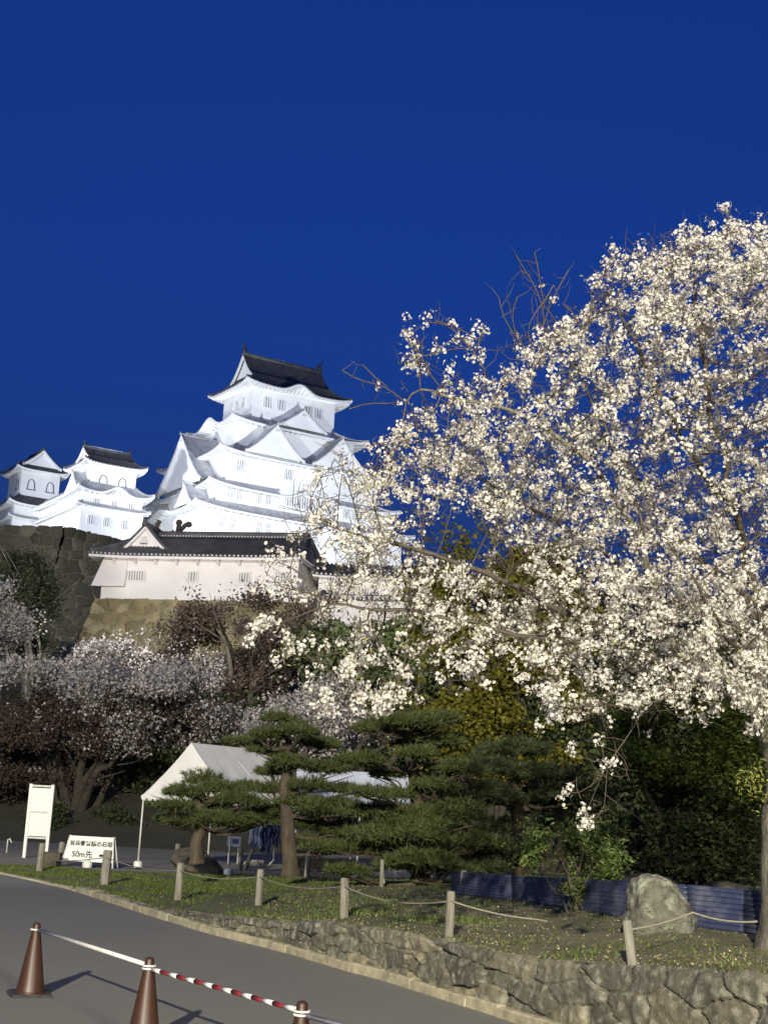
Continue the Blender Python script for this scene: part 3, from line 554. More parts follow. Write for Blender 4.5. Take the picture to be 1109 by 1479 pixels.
def pine(label, Y, trunk, r0, pads, m, seed, group='black pines by the tents', dens=1.0, limb_r=.045, depth=.75, fr=0.0):
    r = np.random.default_rng(seed); tp = [P(q[0], q[1], Y+(q[2] if len(q) > 2 else 0)) for q in trunk]; base = tp[0]; e = empty('pine_tree', base, label, 'pine tree', group)
    path = spline([p-base for p in tp], 6); k = len(path); mb = MB(); mb.tube(path, [r0*(1.25 if i < 2 else 1)*(1-.62*i/(k-1)) for i in range(k)], 12); mb.build('trunk', M['bark_dark'], e, True)
    vf = []; lb = MB(); s_ = Y/F
    for i, (px, py, w_, h_) in enumerate(pads):
        yo = (r.uniform(-1, 1)-fr)*depth; c = P(px, py, Y+yo)-base; rx = w_*s_/2; rz_ = h_*s_/2
        rx *= 1.22; rz_ *= 1.5; n = int(dens*rx*max(rx, .5)*900); vf.append(tuft_pad(c, rx, rx*.8, rz_*.9, max(n, 80), seed*50+i))
        j = int(np.argmin([abs(q[2]-(c[2]-.18)) + .25*abs(q[0]-c[0]) for q in path])); a = path[j]; under = c-np.array([0, 0, rz_*.45])
        mid = (a+under)/2+np.array([r.normal()*.08, r.normal()*.08, -.10+r.normal()*.07]); sp = spline([a, mid, under, under+(under-mid)*.45], 4); lb.tube(sp, [limb_r*(1-.75*t/(len(sp)-1)) for t in range(len(sp))], 6)
        for _ in range(4):
            q = under+np.array([r.normal()*rx*.5, r.normal()*rx*.4, rz_*.1]); lb.tube(spline([mid, (mid+q)/2+r.normal(size=3)*.05, q], 3), [limb_r*.45, limb_r*.42, limb_r*.4, limb_r*.35, limb_r*.3, limb_r*.2, limb_r*.12][:7], 5)
    lb.build('limbs', M['bark_dark'], e, True); np_mesh('crown', *join(vf), m, e); return e
pine('low spreading pine leaning over the dark rock beside the white tent', 30.5, [(285, 1248), (284, 1215), (296, 1185), (284, 1160), (290, 1128)], .15, [(250, 1166, 56, 16), (292, 1128, 52, 26), (262, 1146, 58, 18), (318, 1142, 58, 20), (346, 1158, 62, 20), (300, 1166, 64, 18), (330, 1186, 80, 22), (268, 1188, 60, 16), (372, 1186, 56, 20), (356, 1138, 40, 14), (395, 1172, 50, 18), (244, 1184, 34, 10)], M['needle'], 3)
pine('upright pine with a bare brown trunk between the two tents', 30, [(421, 1266), (417, 1215), (414, 1170), (412, 1130), (418, 1090), (415, 1060)], .18, [(352, 1073, 54, 9), (392, 1086, 56, 18), (430, 1058, 52, 22), (404, 1040, 44, 16), (462, 1076, 58, 20), (394, 1116, 44, 16), (420, 1106, 70, 22), (470, 1112, 62, 22), (446, 1136, 64, 18), (396, 1142, 60, 16), (482, 1170, 92, 30), (446, 1192, 60, 22), (500, 1202, 74, 24), (386, 1062, 46, 16), (440, 1216, 40, 14), (500, 1142, 50, 16), (430, 1160, 60, 18), (478, 1226, 60, 16)], M['needle'], 5, dens=1.1)
pine('tall layered pine with a forked bare stem, right of the shaded tent', 26.5, [(607, 1275), (612, 1225), (603, 1165), (597, 1120), (586, 1076), (570, 1050)], .17, [(560, 1022, 60, 20), (596, 1046, 84, 22), (540, 1054, 56, 18), (630, 1072, 74, 22), (660, 1112, 72, 22), (628, 1136, 66, 20), (560, 1120, 50, 12), (596, 1186, 120, 32), (545, 1176, 78, 22), (656, 1176, 90, 30), (560, 1212, 110, 30), (624, 1226, 110, 30), (516, 1226, 60, 20), (678, 1218, 80, 26), (590, 1250, 90, 20), (640, 1040, 50, 16), (648, 1256, 70, 16), (520, 1100, 60, 18), (536, 1148, 60, 16), (600, 1090, 50, 16), (500, 1260, 60, 14), (570, 1150, 50, 14), (606, 1208, 70, 26), (612, 1244, 80, 26)], M['needle'], 8, dens=1.0, fr=.7)
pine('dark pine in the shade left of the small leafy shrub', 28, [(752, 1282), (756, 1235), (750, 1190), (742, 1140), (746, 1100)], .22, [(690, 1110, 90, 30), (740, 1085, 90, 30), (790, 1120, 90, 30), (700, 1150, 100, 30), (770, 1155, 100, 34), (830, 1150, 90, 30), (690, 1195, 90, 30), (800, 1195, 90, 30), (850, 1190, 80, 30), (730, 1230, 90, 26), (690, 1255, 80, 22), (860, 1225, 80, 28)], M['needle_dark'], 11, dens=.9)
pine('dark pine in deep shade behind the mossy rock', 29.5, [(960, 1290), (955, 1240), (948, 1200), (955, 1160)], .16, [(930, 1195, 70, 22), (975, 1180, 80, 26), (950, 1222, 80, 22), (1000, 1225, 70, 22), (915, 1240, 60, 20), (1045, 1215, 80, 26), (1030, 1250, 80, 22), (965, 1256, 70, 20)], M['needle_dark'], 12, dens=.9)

def branches(base, tips, r0, seed, top=.55, sides=6, sub=2, spread=.5, stems=1):
    """simple limb system from base up to the given tip points (local coords)"""
    r = np.random.default_rng(seed); mb = MB()
    for t in tips:
        t = np.array(t, float); b = np.array(base, float); m1 = b+(t-b)*np.array([.30, .30, .42])+r.normal(size=3)*.06*np.linalg.norm(t-b); m2 = b+(t-b)*np.array([.68, .68, .76])+r.normal(size=3)*.07*np.linalg.norm(t-b)
        sp = spline([b, m1, m2, t], 5); k = len(sp); mb.tube(sp, [max(.008, r0*(1-.93*i/(k-1))) for i in range(k)], sides)
        for _ in range(sub):
            i = r.integers(k//3, k-2); q = sp[i]; d = (t-b)*.35+r.normal(size=3)*spread*np.linalg.norm(t-b)*.35; d[2] = abs(d[2])*.7; s2 = spline([q, q+d*.5+r.normal(size=3)*.05, q+d], 4); rr = r0*(1-.9*i/(k-1))*.5
            mb.tube(s2, [max(.006, rr*(1-.9*j/(len(s2)-1))) for j in range(len(s2))], 5)
    return mb
def leafy(name, label, cat, group, Y, base_px, tr, crown_polys, n, size, mats, depth, seed, stems=5, lump=(1.0, .42), up=.3, aspect=1.1, clus=5, cs=.12, trunk_mat=None, sub=2, tip_poly=None):
    """crown_polys: polygons of the picture giving the crown's silhouette at distance Y; leaves fill it through 'depth' metres"""
    global rng
    rng = np.random.default_rng(seed); base = P(*base_px, Y); e = empty(name, base, label, cat, group); s_ = Y/F
    for ci, (poly, frac, mk) in enumerate(crown_polys):
        nn = int(n*frac); q = sample_poly(poly, nn*4); q = q+rng.normal(size=q.shape)*9*(58/Y)**.5*np.abs(rng.normal(size=(len(q), 1))); yo = rng.uniform(-1, 1, nn*4)
        ctr = np.array(poly).mean(0); half = (np.array(poly).max(0)-np.array(poly).min(0))/2; rr = np.sqrt(((q-ctr)/half)**2).max(1).clip(0, 1); yo = yo*np.sqrt(1-.8*rr**2)*depth
        C = np.stack([P(a, b, Y+y) for a, b, y in zip(q[:, 0], q[:, 1], yo)]); g = fbm(C*np.array([lump[0], lump[0], lump[0]*(lump[1] or 1)])+seed, seed, 3); o = np.argsort(-(g+rng.random(len(g))*.05)); C = C[o[:nn]]-base
        C = np.repeat(C, clus, 0)+rng.normal(size=(nn*clus, 3))*cs
        v = quads(C, size*rng.uniform(.6, 1.25, len(C)), aspect, up=up); np_mesh('crown', *v, M[mk], e)
    tips = []
    allp = [p for p, _, _ in crown_polys]; pk = np.concatenate([sample_poly(p, max(3, stems)) for p in allp]); rng.shuffle(pk)
    if tip_poly: pk = sample_poly(tip_poly, stems)
    for a, b in pk[:stems]: tips.append(P(a, b, Y+rng.uniform(-.6, .6)*depth)-base)
    branches((0, 0, -.2), tips, tr, seed, sub=sub).build('trunk', trunk_mat or M['bark'], e, True); return e
# cherry trees beyond the yard
leafy('cherry_tree', 'broad multi-stemmed dusky pink cherry tree behind the white notice board', 'cherry tree', 'dim cherry trees beyond the yard', 58, (105, 1200), .24, [([(-60, 985), (40, 955), (160, 950), (260, 975), (330, 1010), (372, 1060), (340, 1090), (250, 1100), (180, 1105), (60, 1120), (-60, 1110)], .26, 'petal_far'), ([(-60, 1000), (60, 1000), (150, 1040), (170, 1110), (60, 1140), (-60, 1130)], .70, 'leaf_brown'), ([(150, 985), (260, 975), (340, 1020), (370, 1065), (300, 1095), (200, 1080)], .30, 'petal_far'), ([(120, 975), (200, 955), (290, 975), (330, 1010), (280, 1030), (180, 1000)], .14, 'petal_far'), ([(150, 1000), (280, 985), (350, 1040), (350, 1085), (200, 1090)], .3, 'leaf_brown')], 8200, .075, None, 4.0, 31, stems=12, lump=(.6, 2.2), clus=5, cs=.15, sub=4, trunk_mat=M['bark_shaded'], tip_poly=[(20, 1010), (100, 980), (220, 1000), (240, 1060), (10, 1070)])
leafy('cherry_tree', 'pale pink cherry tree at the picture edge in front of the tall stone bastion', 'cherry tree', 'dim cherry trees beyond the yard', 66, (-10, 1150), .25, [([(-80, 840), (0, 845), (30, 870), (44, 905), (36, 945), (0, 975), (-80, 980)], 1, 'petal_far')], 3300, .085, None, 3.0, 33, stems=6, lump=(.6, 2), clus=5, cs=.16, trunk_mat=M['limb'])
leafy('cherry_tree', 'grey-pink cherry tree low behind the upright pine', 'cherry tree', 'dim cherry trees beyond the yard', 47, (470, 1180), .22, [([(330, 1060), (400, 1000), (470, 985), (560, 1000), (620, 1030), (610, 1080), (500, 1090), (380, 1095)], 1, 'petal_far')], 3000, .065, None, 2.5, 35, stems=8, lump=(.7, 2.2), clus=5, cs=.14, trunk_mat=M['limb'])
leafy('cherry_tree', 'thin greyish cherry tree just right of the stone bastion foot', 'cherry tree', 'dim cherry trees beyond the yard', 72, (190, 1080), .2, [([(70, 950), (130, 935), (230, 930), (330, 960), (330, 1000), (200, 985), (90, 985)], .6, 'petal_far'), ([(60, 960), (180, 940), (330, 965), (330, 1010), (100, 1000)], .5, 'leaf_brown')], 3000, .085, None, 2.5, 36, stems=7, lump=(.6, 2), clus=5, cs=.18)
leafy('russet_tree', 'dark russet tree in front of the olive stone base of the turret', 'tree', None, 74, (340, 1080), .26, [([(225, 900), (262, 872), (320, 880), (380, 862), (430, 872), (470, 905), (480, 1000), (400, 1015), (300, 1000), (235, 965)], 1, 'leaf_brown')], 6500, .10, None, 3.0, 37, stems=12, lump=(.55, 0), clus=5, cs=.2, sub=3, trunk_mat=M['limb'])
leafy('pine_tree', 'dark pine standing against the tall stone bastion', 'pine tree', None, 80, (35, 1040), .25, [([(-20, 800), (30, 800), (78, 822), (70, 850), (80, 880), (58, 905), (64, 940), (20, 960), (-30, 940)], 1, 'needle_shaded')], 4200, .14, None, 2.5, 39, stems=5, lump=(.6, 0), clus=6, cs=.22, up=.8, aspect=.5)
# maple and evergreen woods on the right
leafy('maple_tree', 'olive-gold maple rising behind the blossom between the keep and the dark woods', 'maple tree', 'maples behind the blossoming cherry', 40, (715, 1230), .16, [([(600, 835), (640, 800), (700, 772), (770, 770), (830, 800), (850, 880), (800, 960), (720, 1010), (640, 1000), (600, 930)], .55, 'leaf_olive'), ([(560, 980), (640, 960), (760, 960), (850, 1010), (830, 1100), (700, 1120), (590, 1080)], .45, 'leaf_olive')], 6800, .085, None, 2.2, 41, stems=10, lump=(.9, 1.8), clus=6, cs=.14, up=1.0, trunk_mat=M['bark_shaded'])
leafy('maple_tree', 'green maple with flat layered leaves just left of the cherry trunk', 'maple tree', 'maples behind the blossoming cherry', 24, (1010, 1290), .09, [([(850, 1030), (930, 1010), (1040, 1020), (1120, 1040), (1130, 1150), (1060, 1190), (960, 1150), (880, 1110)], 1, 'leaf_green'), ([(880, 1130), (1100, 1140), (1100, 1270), (900, 1262)], .8, 'leaf_dark')], 2300, .05, None, 2.0, 43, stems=9, lump=(1.3, 2.5), clus=6, cs=.09, up=1.2, trunk_mat=M['bark_shaded'])
GE = 'dark evergreen trees closing the yard'
for k, (px, Y, poly, lab) in enumerate([(640, 46, [(570, 1010), (640, 985), (710, 1010), (730, 1120), (700, 1230), (580, 1230), (560, 1110)], 'dark evergreen behind the tall layered pine'), (790, 42, [(700, 1010), (780, 960), (880, 1000), (900, 1120), (870, 1260), (720, 1260), (690, 1120)], 'dark evergreen behind the hanging bare cherry twigs'), (930, 44, [(850, 930), (930, 900), (1010, 930), (1030, 1100), (1000, 1270), (870, 1270), (840, 1100)], 'dark evergreen behind the mossy rock'), (1080, 41, [(990, 960), (1080, 920), (1160, 960), (1180, 1110), (1150, 1280), (1010, 1280), (980, 1110)], 'dark evergreen behind the cherry trunk'), (300, 63, [(180, 1070), (300, 1040), (420, 1060), (440, 1150), (420, 1215), (190, 1212), (160, 1150)], 'dark evergreen behind the white tent'), (40, 66, [(-80, 1090), (30, 1070), (150, 1090), (180, 1150), (150, 1200), (-80, 1200)], 'dark evergreen behind the notice board'), (560, 71, [(430, 925), (500, 912), (600, 915), (660, 930), (650, 1010), (440, 1010)], 'dark evergreen under the white plastered wall'), (500, 60, [(400, 1050), (500, 1030), (600, 1050), (620, 1150), (590, 1222), (420, 1222), (390, 1150)], 'dark evergreen behind the shaded tent')]):
    leafy('evergreen_tree', lab, 'evergreen tree', GE, Y, (px, 1215 if Y > 50 else 1270), .13, [(poly, 1, 'leaf_dark')], 4200, .0024*Y, None, 2.6, 60+k, stems=5, lump=(.7, 0), clus=6, cs=.004*Y, up=.4, trunk_mat=M['bark_shaded'])
# far treeline mass so that no bare horizon shows between trunks
q = rng.random((30000, 3)); C = np.stack([-50+100*q[:, 0], 60+8*q[:, 1], 0*q[:, 0]], 1); C[:, 2] = hill(C[:, 1])+q[:, 2]*(2.6+2.2*fbm(np.stack([C[:, 0]*.3, C[:, 0]*0, C[:, 0]*0], 1), 3, 3)+np.clip(C[:, 0]/6, 0, 3))
setp(np_mesh('treeline', *quads(C, rng.uniform(.10, .20, len(C)), 1.0, up=.3), M['leaf_dark']), kind='stuff')
# small leafy shrub on the bank
leafy('leafy_shrub', 'small bright green shrub on a thin stem in front of the blue sheets', 'shrub', None, 17.6, (824, 1330), .022, [([(770, 1210), (800, 1200), (850, 1205), (895, 1230), (890, 1255), (850, 1280), (800, 1275), (765, 1250)], .7, 'new_leaf2'), ([(800, 1270), (850, 1275), (845, 1300), (810, 1300)], .14, 'new_leaf2')], 1300, .036, None, .5, 51, stems=9, lump=(3, 0), clus=5, cs=.035, up=.5, aspect=.7, trunk_mat=M['twig'])
# clipped ground bushes at the foot of the far cherries
for k, (px, py, w_, lab) in enumerate([(60, 1200, 70, 'dim round bush behind the notice board'), (150, 1200, 60, 'dim round bush right of the multi-stemmed cherry'), (330, 1212, 80, 'dim bush behind the display panel')]):
    poly = [(px-w_/2, py+5), (px-w_*.4, py-18), (px, py-26), (px+w_*.4, py-18), (px+w_/2, py+5)]; leafy('round_bush', lab, 'bush', 'dim bushes at the far side of the yard', 55+k, (px, py+8), .04, [(poly, 1, 'leaf_dark')], 900, .08, None, 1.2, 70+k, stems=3, clus=5, cs=.12)
# ------------------------------------------------------------------ castle buildings
def bumpf(bumps, side, u):
    z = 0
    for s, uc, hw, h in bumps:
        if s == side:
            t = abs(u-uc)/hw
            if t < 1: z += h*(.5+.5*math.cos(PI*t))**1.0 - (.12*h*math.sin(PI*t)**2)
    return z
def hip_roof(name, root, outer, inner, ze, zt_, wall, lift=.7, bumps=(), th=.42, mt='tile_grey', mw='plaster', nu=40, nv=9, pw=1.6, ribs=0, raft=0):
    """concave skirt roof: outer/inner/wall = (x0,x1,y0,y1); tiles on top, white fascia and soffit below as a child"""
    def corners(q): x0, x1, y0, y1 = q; return [(x0, y0), (x1, y0), (x1, y1), (x0, y1)]
    co, ci, cw = corners(outer), corners(inner), corners(wall); T = MB(); W = MB(); names = ['front', 'right', 'back', 'left']
    for k in range(4):
        o0, o1 = np.array(co[k]), np.array(co[(k+1) % 4]); i0, i1 = np.array(ci[k]), np.array(ci[(k+1) % 4]); w0, w1 = np.array(cw[k]), np.array(cw[(k+1) % 4]); us = np.linspace(0, 1, nu+1)
        us = .5-.5*np.cos(us*PI)*.35-.5*(1-2*us)*.65*1.0 if False else us
        rows = []; edge = []
        for u in us:
            e = o0+(o1-o0)*u; i = i0+(i1-i0)*u; row = []; bz = bumpf(bumps, names[k], u); lz = lift*abs(2*u-1)**5
            for j in range(nv+1):
                v = j/nv; q = i+(e-i)*v; row.append((q[0], q[1], zt_+(ze-zt_)*(1-(1-v)**pw)+(lz+bz)*v**2.0))
            rows.append(row); edge.append(Vector(row[-1]))
        T.grid(rows, flip=False)
        dn = Vector((0, 0, -.10)); d2 = Vector((0, 0, -th))
        T.grid([[p, p+dn] for p in edge])
        W.grid([[p+dn, p+d2] for p in edge])
        sof = []
        for u, p in zip(us, edge):
            q = w0+(w1-w0)*u; z = ze-th+.35+.25*bumpf(bumps, names[k], u); a = p+d2; b = Vector((q[0], q[1], z)); sof.append([a, a.lerp(b, .5)+Vector((0, 0, -.05)), b])
        W.grid(sof)
        if raft:
            L = np.linalg.norm(o1-o0); nr = int(L/raft)
            for r in range(1, nr):
                u = r/nr; p = edge[0].lerp(edge[-1], u); ii = min(int(u*nu), nu-1); t = u*nu-ii; p = edge[ii].lerp(edge[ii+1], t)+d2; q = w0+(w1-w0)*u; b = Vector((q[0], q[1], ze-th+.32)); W.tube([p+(b-p)*.04, p+(b-p)*.97], [.13, .17], 5)
        if ribs:
            L = np.linalg.norm(o1-o0); nr = int(L/ribs)
            for r in range(nr+1):
                u = r/nr; pp = []; x = u*nu; ii = min(int(x), nu-1); t = x-ii
                for j in range(nv+1): pp.append(Vector(rows[ii][j]).lerp(Vector(rows[ii+1][j]), t)+Vector((0, 0, .02)))
                T.tube(pp, .065, 5); W.tube([pp[-1]+Vector((0, 0, -.01)), pp[-1]+(pp[-1]-pp[-2]).normalized()*.05], .06, 6)
        # hip ridge along the corner
        hp = [Vector(rows[0][j])+Vector((0, 0, .12)) for j in range(nv+1)]; T.tube(hp, .2, 6)
    t = T.build(name, M[mt], root, True); W.build('eaves', M[mw], t, False); return t
def shachi(s=1.0):
    mb = MB(); path = [(0, 0, 0), (.12, 0, .35), (.10, 0, .8), (-.12, 0, 1.25), (-.38, 0, 1.6), (-.42, 0, 1.95)]; mb.tube([tuple(c*s for c in p) for p in path], [.34*s, .36*s, .27*s, .17*s, .09*s, .03*s], 8)
    for a in (-.3, 0, .3): mb.add([(c[0]*s, c[1]*s, c[2]*s) for c in [(-.3, -.03, 1.5), (-.3, .03, 1.5), (-.15+a, .02, 2.15), (-.15+a, -.02, 2.15)]], [(0, 1, 2, 3)])
    mb.add([(c[0]*s, c[1]*s, c[2]*s) for c in [(.3, 0, .3), (.62, .04, .75), (.62, -.04, .75), (.25, 0, 1.0)]], [(0, 1, 3), (0, 3, 2), (1, 2, 3)]); return mb
def gable_top(name, root, gx0, gx1, yb, zb, zr, mt='tile_grey', mw='plaster', axis='x', cy=0.0, over=.5, pw=1.35, nv=8, finial=0, th=.34, ridge=.28):
    """irimoya upper part: ridge along local axis from gx0 to gx1, base half width yb at height zb, ridge at zr"""
    def X(a, b, z): return (a, b+cy, z) if axis == 'x' else (b+cy, a, z)
    T = MB(); W = MB(); fl = axis != 'x'
    prof = [(yb*v, zb+(zr-zb)*((1-v)**pw)) for v in [j/nv for j in range(nv+1)]]
    for sg in (-1, 1):
        g = [[X(x, sg*y, z) for (y, z) in prof] for x in np.linspace(gx0-over, gx1+over, 9)]; T.grid(g, flip=(sg > 0) ^ fl)
        for xe, s2 in ((gx0-over, -1), (gx1+over, 1)):   # white bargeboard under the verge
            a = [X(xe, sg*y, z-.05) for y, z in prof]; b = [X(xe, sg*y*.97, z-.05-th*1.3) for y, z in prof]; c = [X(xe-s2*.35, sg*y*.97, z-.05-th*1.3) for y, z in prof]; W.grid([a, b, c])
            T.tube([Vector(X(xe-s2*.12, sg*y, z+.06)) for y, z in prof], .15, 6)
    T.tube([X(gx0-over-.1, 0, zr+.05), X((gx0+gx1)/2, 0, zr-.02), X(gx1+over+.1, 0, zr+.05)], ridge, 8)
    W.box(X((gx0+gx1)/2, 0, zr+ridge*.9), (gx1-gx0+2*over, .12, .10) if axis == 'x' else (.12, gx1-gx0+2*over, .10))
    for xe in (gx0, gx1):      # gable wall
        pts = [X(xe, -y, z-.1) for y, z in prof[::-1]]+[X(xe, y, z-.1) for y, z in prof[1:]]; W.add(pts, [tuple(range(len(pts)))])
    t = T.build(name, M[mt], root, True); W.build('gable', M[mw], t)
    if finial:
        for xe, r in ((gx0-over+.2, 0), (gx1+over-.2, PI)):
            o = shachi(finial).build('fish_finial', M['dark_trim'] if mt == 'tile_dark' else M['tile_grey'], root, True); o.location = X(xe, 0, zr+.2); o.rotation_euler = (0, 0, r+(PI/2 if axis == 'y' else 0))
    return t
def dormer(root, face, pos, off, hw, zb, zr, depth, mt='tile_grey', mw='plaster', pw=1.3, over=.35, th=.30, lat=False):
    """triangular dormer gable whose face looks to 'front' (-y) or 'left' (-x); pos = place along the face, off = its coordinate"""
    def X(a, d, z): return (pos+a, off+d, z) if face == 'front' else (off+d, pos-a, z)
    nv = 8; prof = [(hw*v, zb+(zr-zb)*((1-v)**pw)) for v in [j/nv for j in range(nv+1)]]; T = MB(); W = MB()
    for sg in (-1, 1):
        g = [[X(sg*y, d, z) for y, z in prof] for d in (-over, depth*.4, depth)]; T.grid(g, flip=sg > 0); a = [X(sg*y, -over, z-.05) for y, z in prof]; b = [X(sg*y*.96, -over, z-.05-th) for y, z in prof]; c = [X(sg*y*.96, 0, z-.05-th) for y, z in prof]; W.grid([a, b, c]); T.tube([Vector(X(sg*y, -over+.1, z+.06)) for y, z in prof], .13, 6)
    T.tube([X(0, -over-.1, zr+.08), X(0, depth, zr+.05)], .2, 6); T.tube([X(0, -over-.12, zr-.05), X(0, -over-.12, zr+.5)], [.22, .12], 6)
    pts = [X(-y, 0, z-.08) for y, z in prof[::-1]]+[X(y, 0, z-.08) for y, z in prof[1:]]; W.add(pts, [tuple(range(len(pts)))])
    W.tube([X(0, -over-.05, zr-.75), X(0, -over-.05, zr-1.25)], [.05, .28], 6)
    if lat:
        for k in range(-4, 5): W.box(X(k*.42, -.04, zb+(zr-zb)*.2), (.1, .1, (zr-zb)*.3))
    t = T.build('dormer_roof', M[mt], root, True); W.build('gable', M[mw], t); return t
def window(root, face, pos, off, z, w_, h_, bars=4, mw='plaster', ms='slit'):
    def X(a, d, zz): return (pos+a, off+d, zz) if face == 'front' else (off+d, pos-a, zz)
    def D(a, d, zz): return (a, d, zz) if face == 'front' else (d, a, zz)
    W = MB(); W.box(X(0, -.012, z), D(w_, .02, h_)); o = W.build('window', M[ms], root); B = MB()
    for k in range(bars): B.box(X(-w_/2+(k+.5)*w_/bars, -.05, z), D(w_/bars*.5, .07, h_))
    for s in (-1, 1): B.box(X(s*(w_/2+.05), -.055, z), D(.1, .09, h_+.2)); B.box(X(0, -.06, z+s*(h_/2+.05)), D(w_, .10, .1))
    B.build('window_frame', M[mw], o); return o
def bell_window(root, face, pos, off, z, w_, h_):
    def X(a, d, zz): return (pos+a, off+d, zz) if face == 'front' else (off+d, pos-a, zz)
    pr = [(-.5, -.5), (-.44, 0), (-.40, .22), (-.25, .40), (0, .5), (.25, .40), (.40, .22), (.44, 0), (.5, -.5)]; W = MB(); p = [X(a*w_, -.03, z+b*h_) for a, b in pr]; W.add(p, [tuple(range(len(p)))]); o = W.build('window', M['plaster'], root)
    B = MB(); B.tube([X(a*w_, -.06, z+b*h_) for a, b in pr], .07, 5); B.tube([X(-.62*w_, -.06, z-.5*h_), X(.62*w_, -.06, z-.5*h_)], .08, 5); B.build('window_frame', M['dark_trim'], o); return o
def wallbox(root, q, z0, z1, m='plaster', name='wall', beam=True):
    x0, x1, y0, y1 = q; mb = MB(); mb.box(((x0+x1)/2, (y0+y1)/2, (z0+z1)/2), (x1-x0, y1-y0, z1-z0))
    if beam: # plaster string course
        for zz in (z0+(z1-z0)*.78,): mb.box(((x0+x1)/2, (y0+y1)/2, zz), (x1-x0+.14, y1-y0+.14, .16))
    return mb.build(name, M[m], root)
def R(hx, hy, cx=0, cy=0): return (cx-hx, cx+hx, cy-hy, cy+hy)

KYAW = RAD(32.1); KZ = 36.0
keep = empty('castle_keep', (-20.24, 245.77, KZ), 'great white five-tiered castle keep, tallest tower under the dark roof', 'castle keep', None, KYAW)
def kz(z): return z-KZ
wallbox(keep, R(19.9, 12.9), kz(38), kz(49.6)); hip_roof('roof', keep, R(21.8, 14.4), R(16.9, 11.6), kz(48.9), kz(50.9), R(19.9, 12.9), .9, [('front', .5, .17, .0), ('left', .5, .26, 1.1)], raft=1.3)
wallbox(keep, R(17.0, 11.7), kz(50.2), kz(54.0)); hip_roof('roof', keep, R(19.1, 13.4), R(15.0, 10.8), kz(53.2), kz(54.9), R(17, 11.7), .9, [('front', .52, .16, 1.7)], raft=1.3)
wallbox(keep, R(15.2, 11.0), kz(54.2), kz(60.2)); hip_roof('roof', keep, R(17.5, 13.2), R(11.6, 7.4), kz(59.3), kz(62.3), R(15.2, 11), .9, raft=1.3)
wallbox(keep, R(11.8, 7.6), kz(61.6), kz(67.0)); hip_roof('roof', keep, R(13.95, 9.5), R(8.4, 5.6), kz(66.2), kz(68.4), R(11.8, 7.6), .8, [('left', .5, .30, 1.9)], raft=1.2)
wallbox(keep, R(8.5, 5.7), kz(67.6), kz(74.9))
hip_roof('roof', keep, R(10.88, 7.9), R(7.6, 4.2), kz(73.9), kz(76.9), R(8.5, 5.7), .8, [('front', .5, .20, 1.5)], mt='tile_dark', raft=.9, ribs=.5)
gable_top('ridge_roof', keep, -7.5, 7.5, 4.4, kz(76.6), kz(81.3), 'tile_dark', finial=1.15, over=.7, ridge=.42)
# big irimoya gable on the west (left) face, dormers on the south (right) face
dormer(keep, 'left', 0, -18.2, 9.6, kz(54.6), kz(64.0), 9, pw=1.25, over=.7, th=.55)
dormer(keep, 'left', 8.2, -20.6, 3.4, kz(50.0), kz(53.6), 5)
dormer(keep, 'left', -7.6, -20.6, 3.4, kz(50.0), kz(53.6), 5)
dormer(keep, 'front', .3, -9.0, 5.0, kz(66.9), kz(70.4), 4)
dormer(keep, 'front', -6.6, -12.3, 5.9, kz(60.0), kz(65.6), 6); dormer(keep, 'front', 6.6, -12.3, 5.9, kz(60.0), kz(65.6), 6)
for x in (-5.4, -2.6, 2.9, 5.2): window(keep, 'front', x, -5.7, kz(71.4), 1.5, 1.9, 3)
for y in (-2.6, 0, 2.6): window(keep, 'left', y, -8.5, kz(71.5), 1.2, 1.9, 3)
for x in (-12.4, -3, 3, 10): window(keep, 'front', x, -11.0, kz(57.6), 1.6, 1.8, 4)
for x in (-14.2, -12.5, -8.8, -7.0, 8.6, 10.4): window(keep, 'front', x, -11.7, kz(52.5), 1.25, 2.0, 4)
# projecting lattice bay
wallbox(keep, (-5.2, 5.6, -12.6, -11.6), kz(51.2), kz(54.4), beam=False, name='lattice_bay'); window(keep, 'front', .2, -12.6, kz(52.6), 8.6, 1.9, 18)
for x in (-15.8, -13.9, -9.0, -7.2, 0, 2, 8, 10): window(keep, 'front', x, -12.9, kz(46.9), 1.25, 2.0, 4)
for y in (-8, -3, 3): window(keep, 'left', y, -19.9, kz(46.8), 1.2, 1.9, 4)

# west small keep (tower with the plain gabled roof)
SY = KYAW; dxv = np.array([math.cos(SY), math.sin(SY), 0]); dyv = np.array([-math.sin(SY), math.cos(SY), 0])
cA = P(113.6, 698, 222); zA = cA[2]; BZ = 34.0
oA = cA-np.array([0, 0, cA[2]-BZ]); A = empty('small_keep', oA, 'smaller white tower with a long dark ridge roof, left of the great keep', 'castle keep', None, SY)
def az(z): return z-BZ
z1 = zA-.7  # local frame: origin below the near corner of the second eave
EX = 13.6; EY = 22.0
hip_roof('roof', A, (0, EX, 0, EY+6), (2.6, EX-2.6, 2.6, EY+3), az(z1), az(z1+2.0), (1.5, EX-1.5, 1.5, EY+4), .8, [('front', .52, .26, 1.3)], raft=1.0)
wallbox(A, (1.5, EX-1.5, 1.5, EY+4), az(z1-4.0), az(z1+.3))
zl = P(111, 723, 222)[2]-.3
hip_roof('roof', A, (.3, EX-.3, .3, EY+5), (1.4, EX-1.4, 1.4, EY+4), az(zl), az(zl+.75), (1.2, EX-1.2, 1.2, EY+4), .4, th=.3, raft=1.0)
wallbox(A, (1.3, EX-1.3, 1.3, EY+4), az(34), az(zl+.1))
zt5 = P(126, 660, 224)[2]-.6
wallbox(A, (2.7, 11.0, 2.7, 10.4), az(z1+.8), az(zt5+.5))
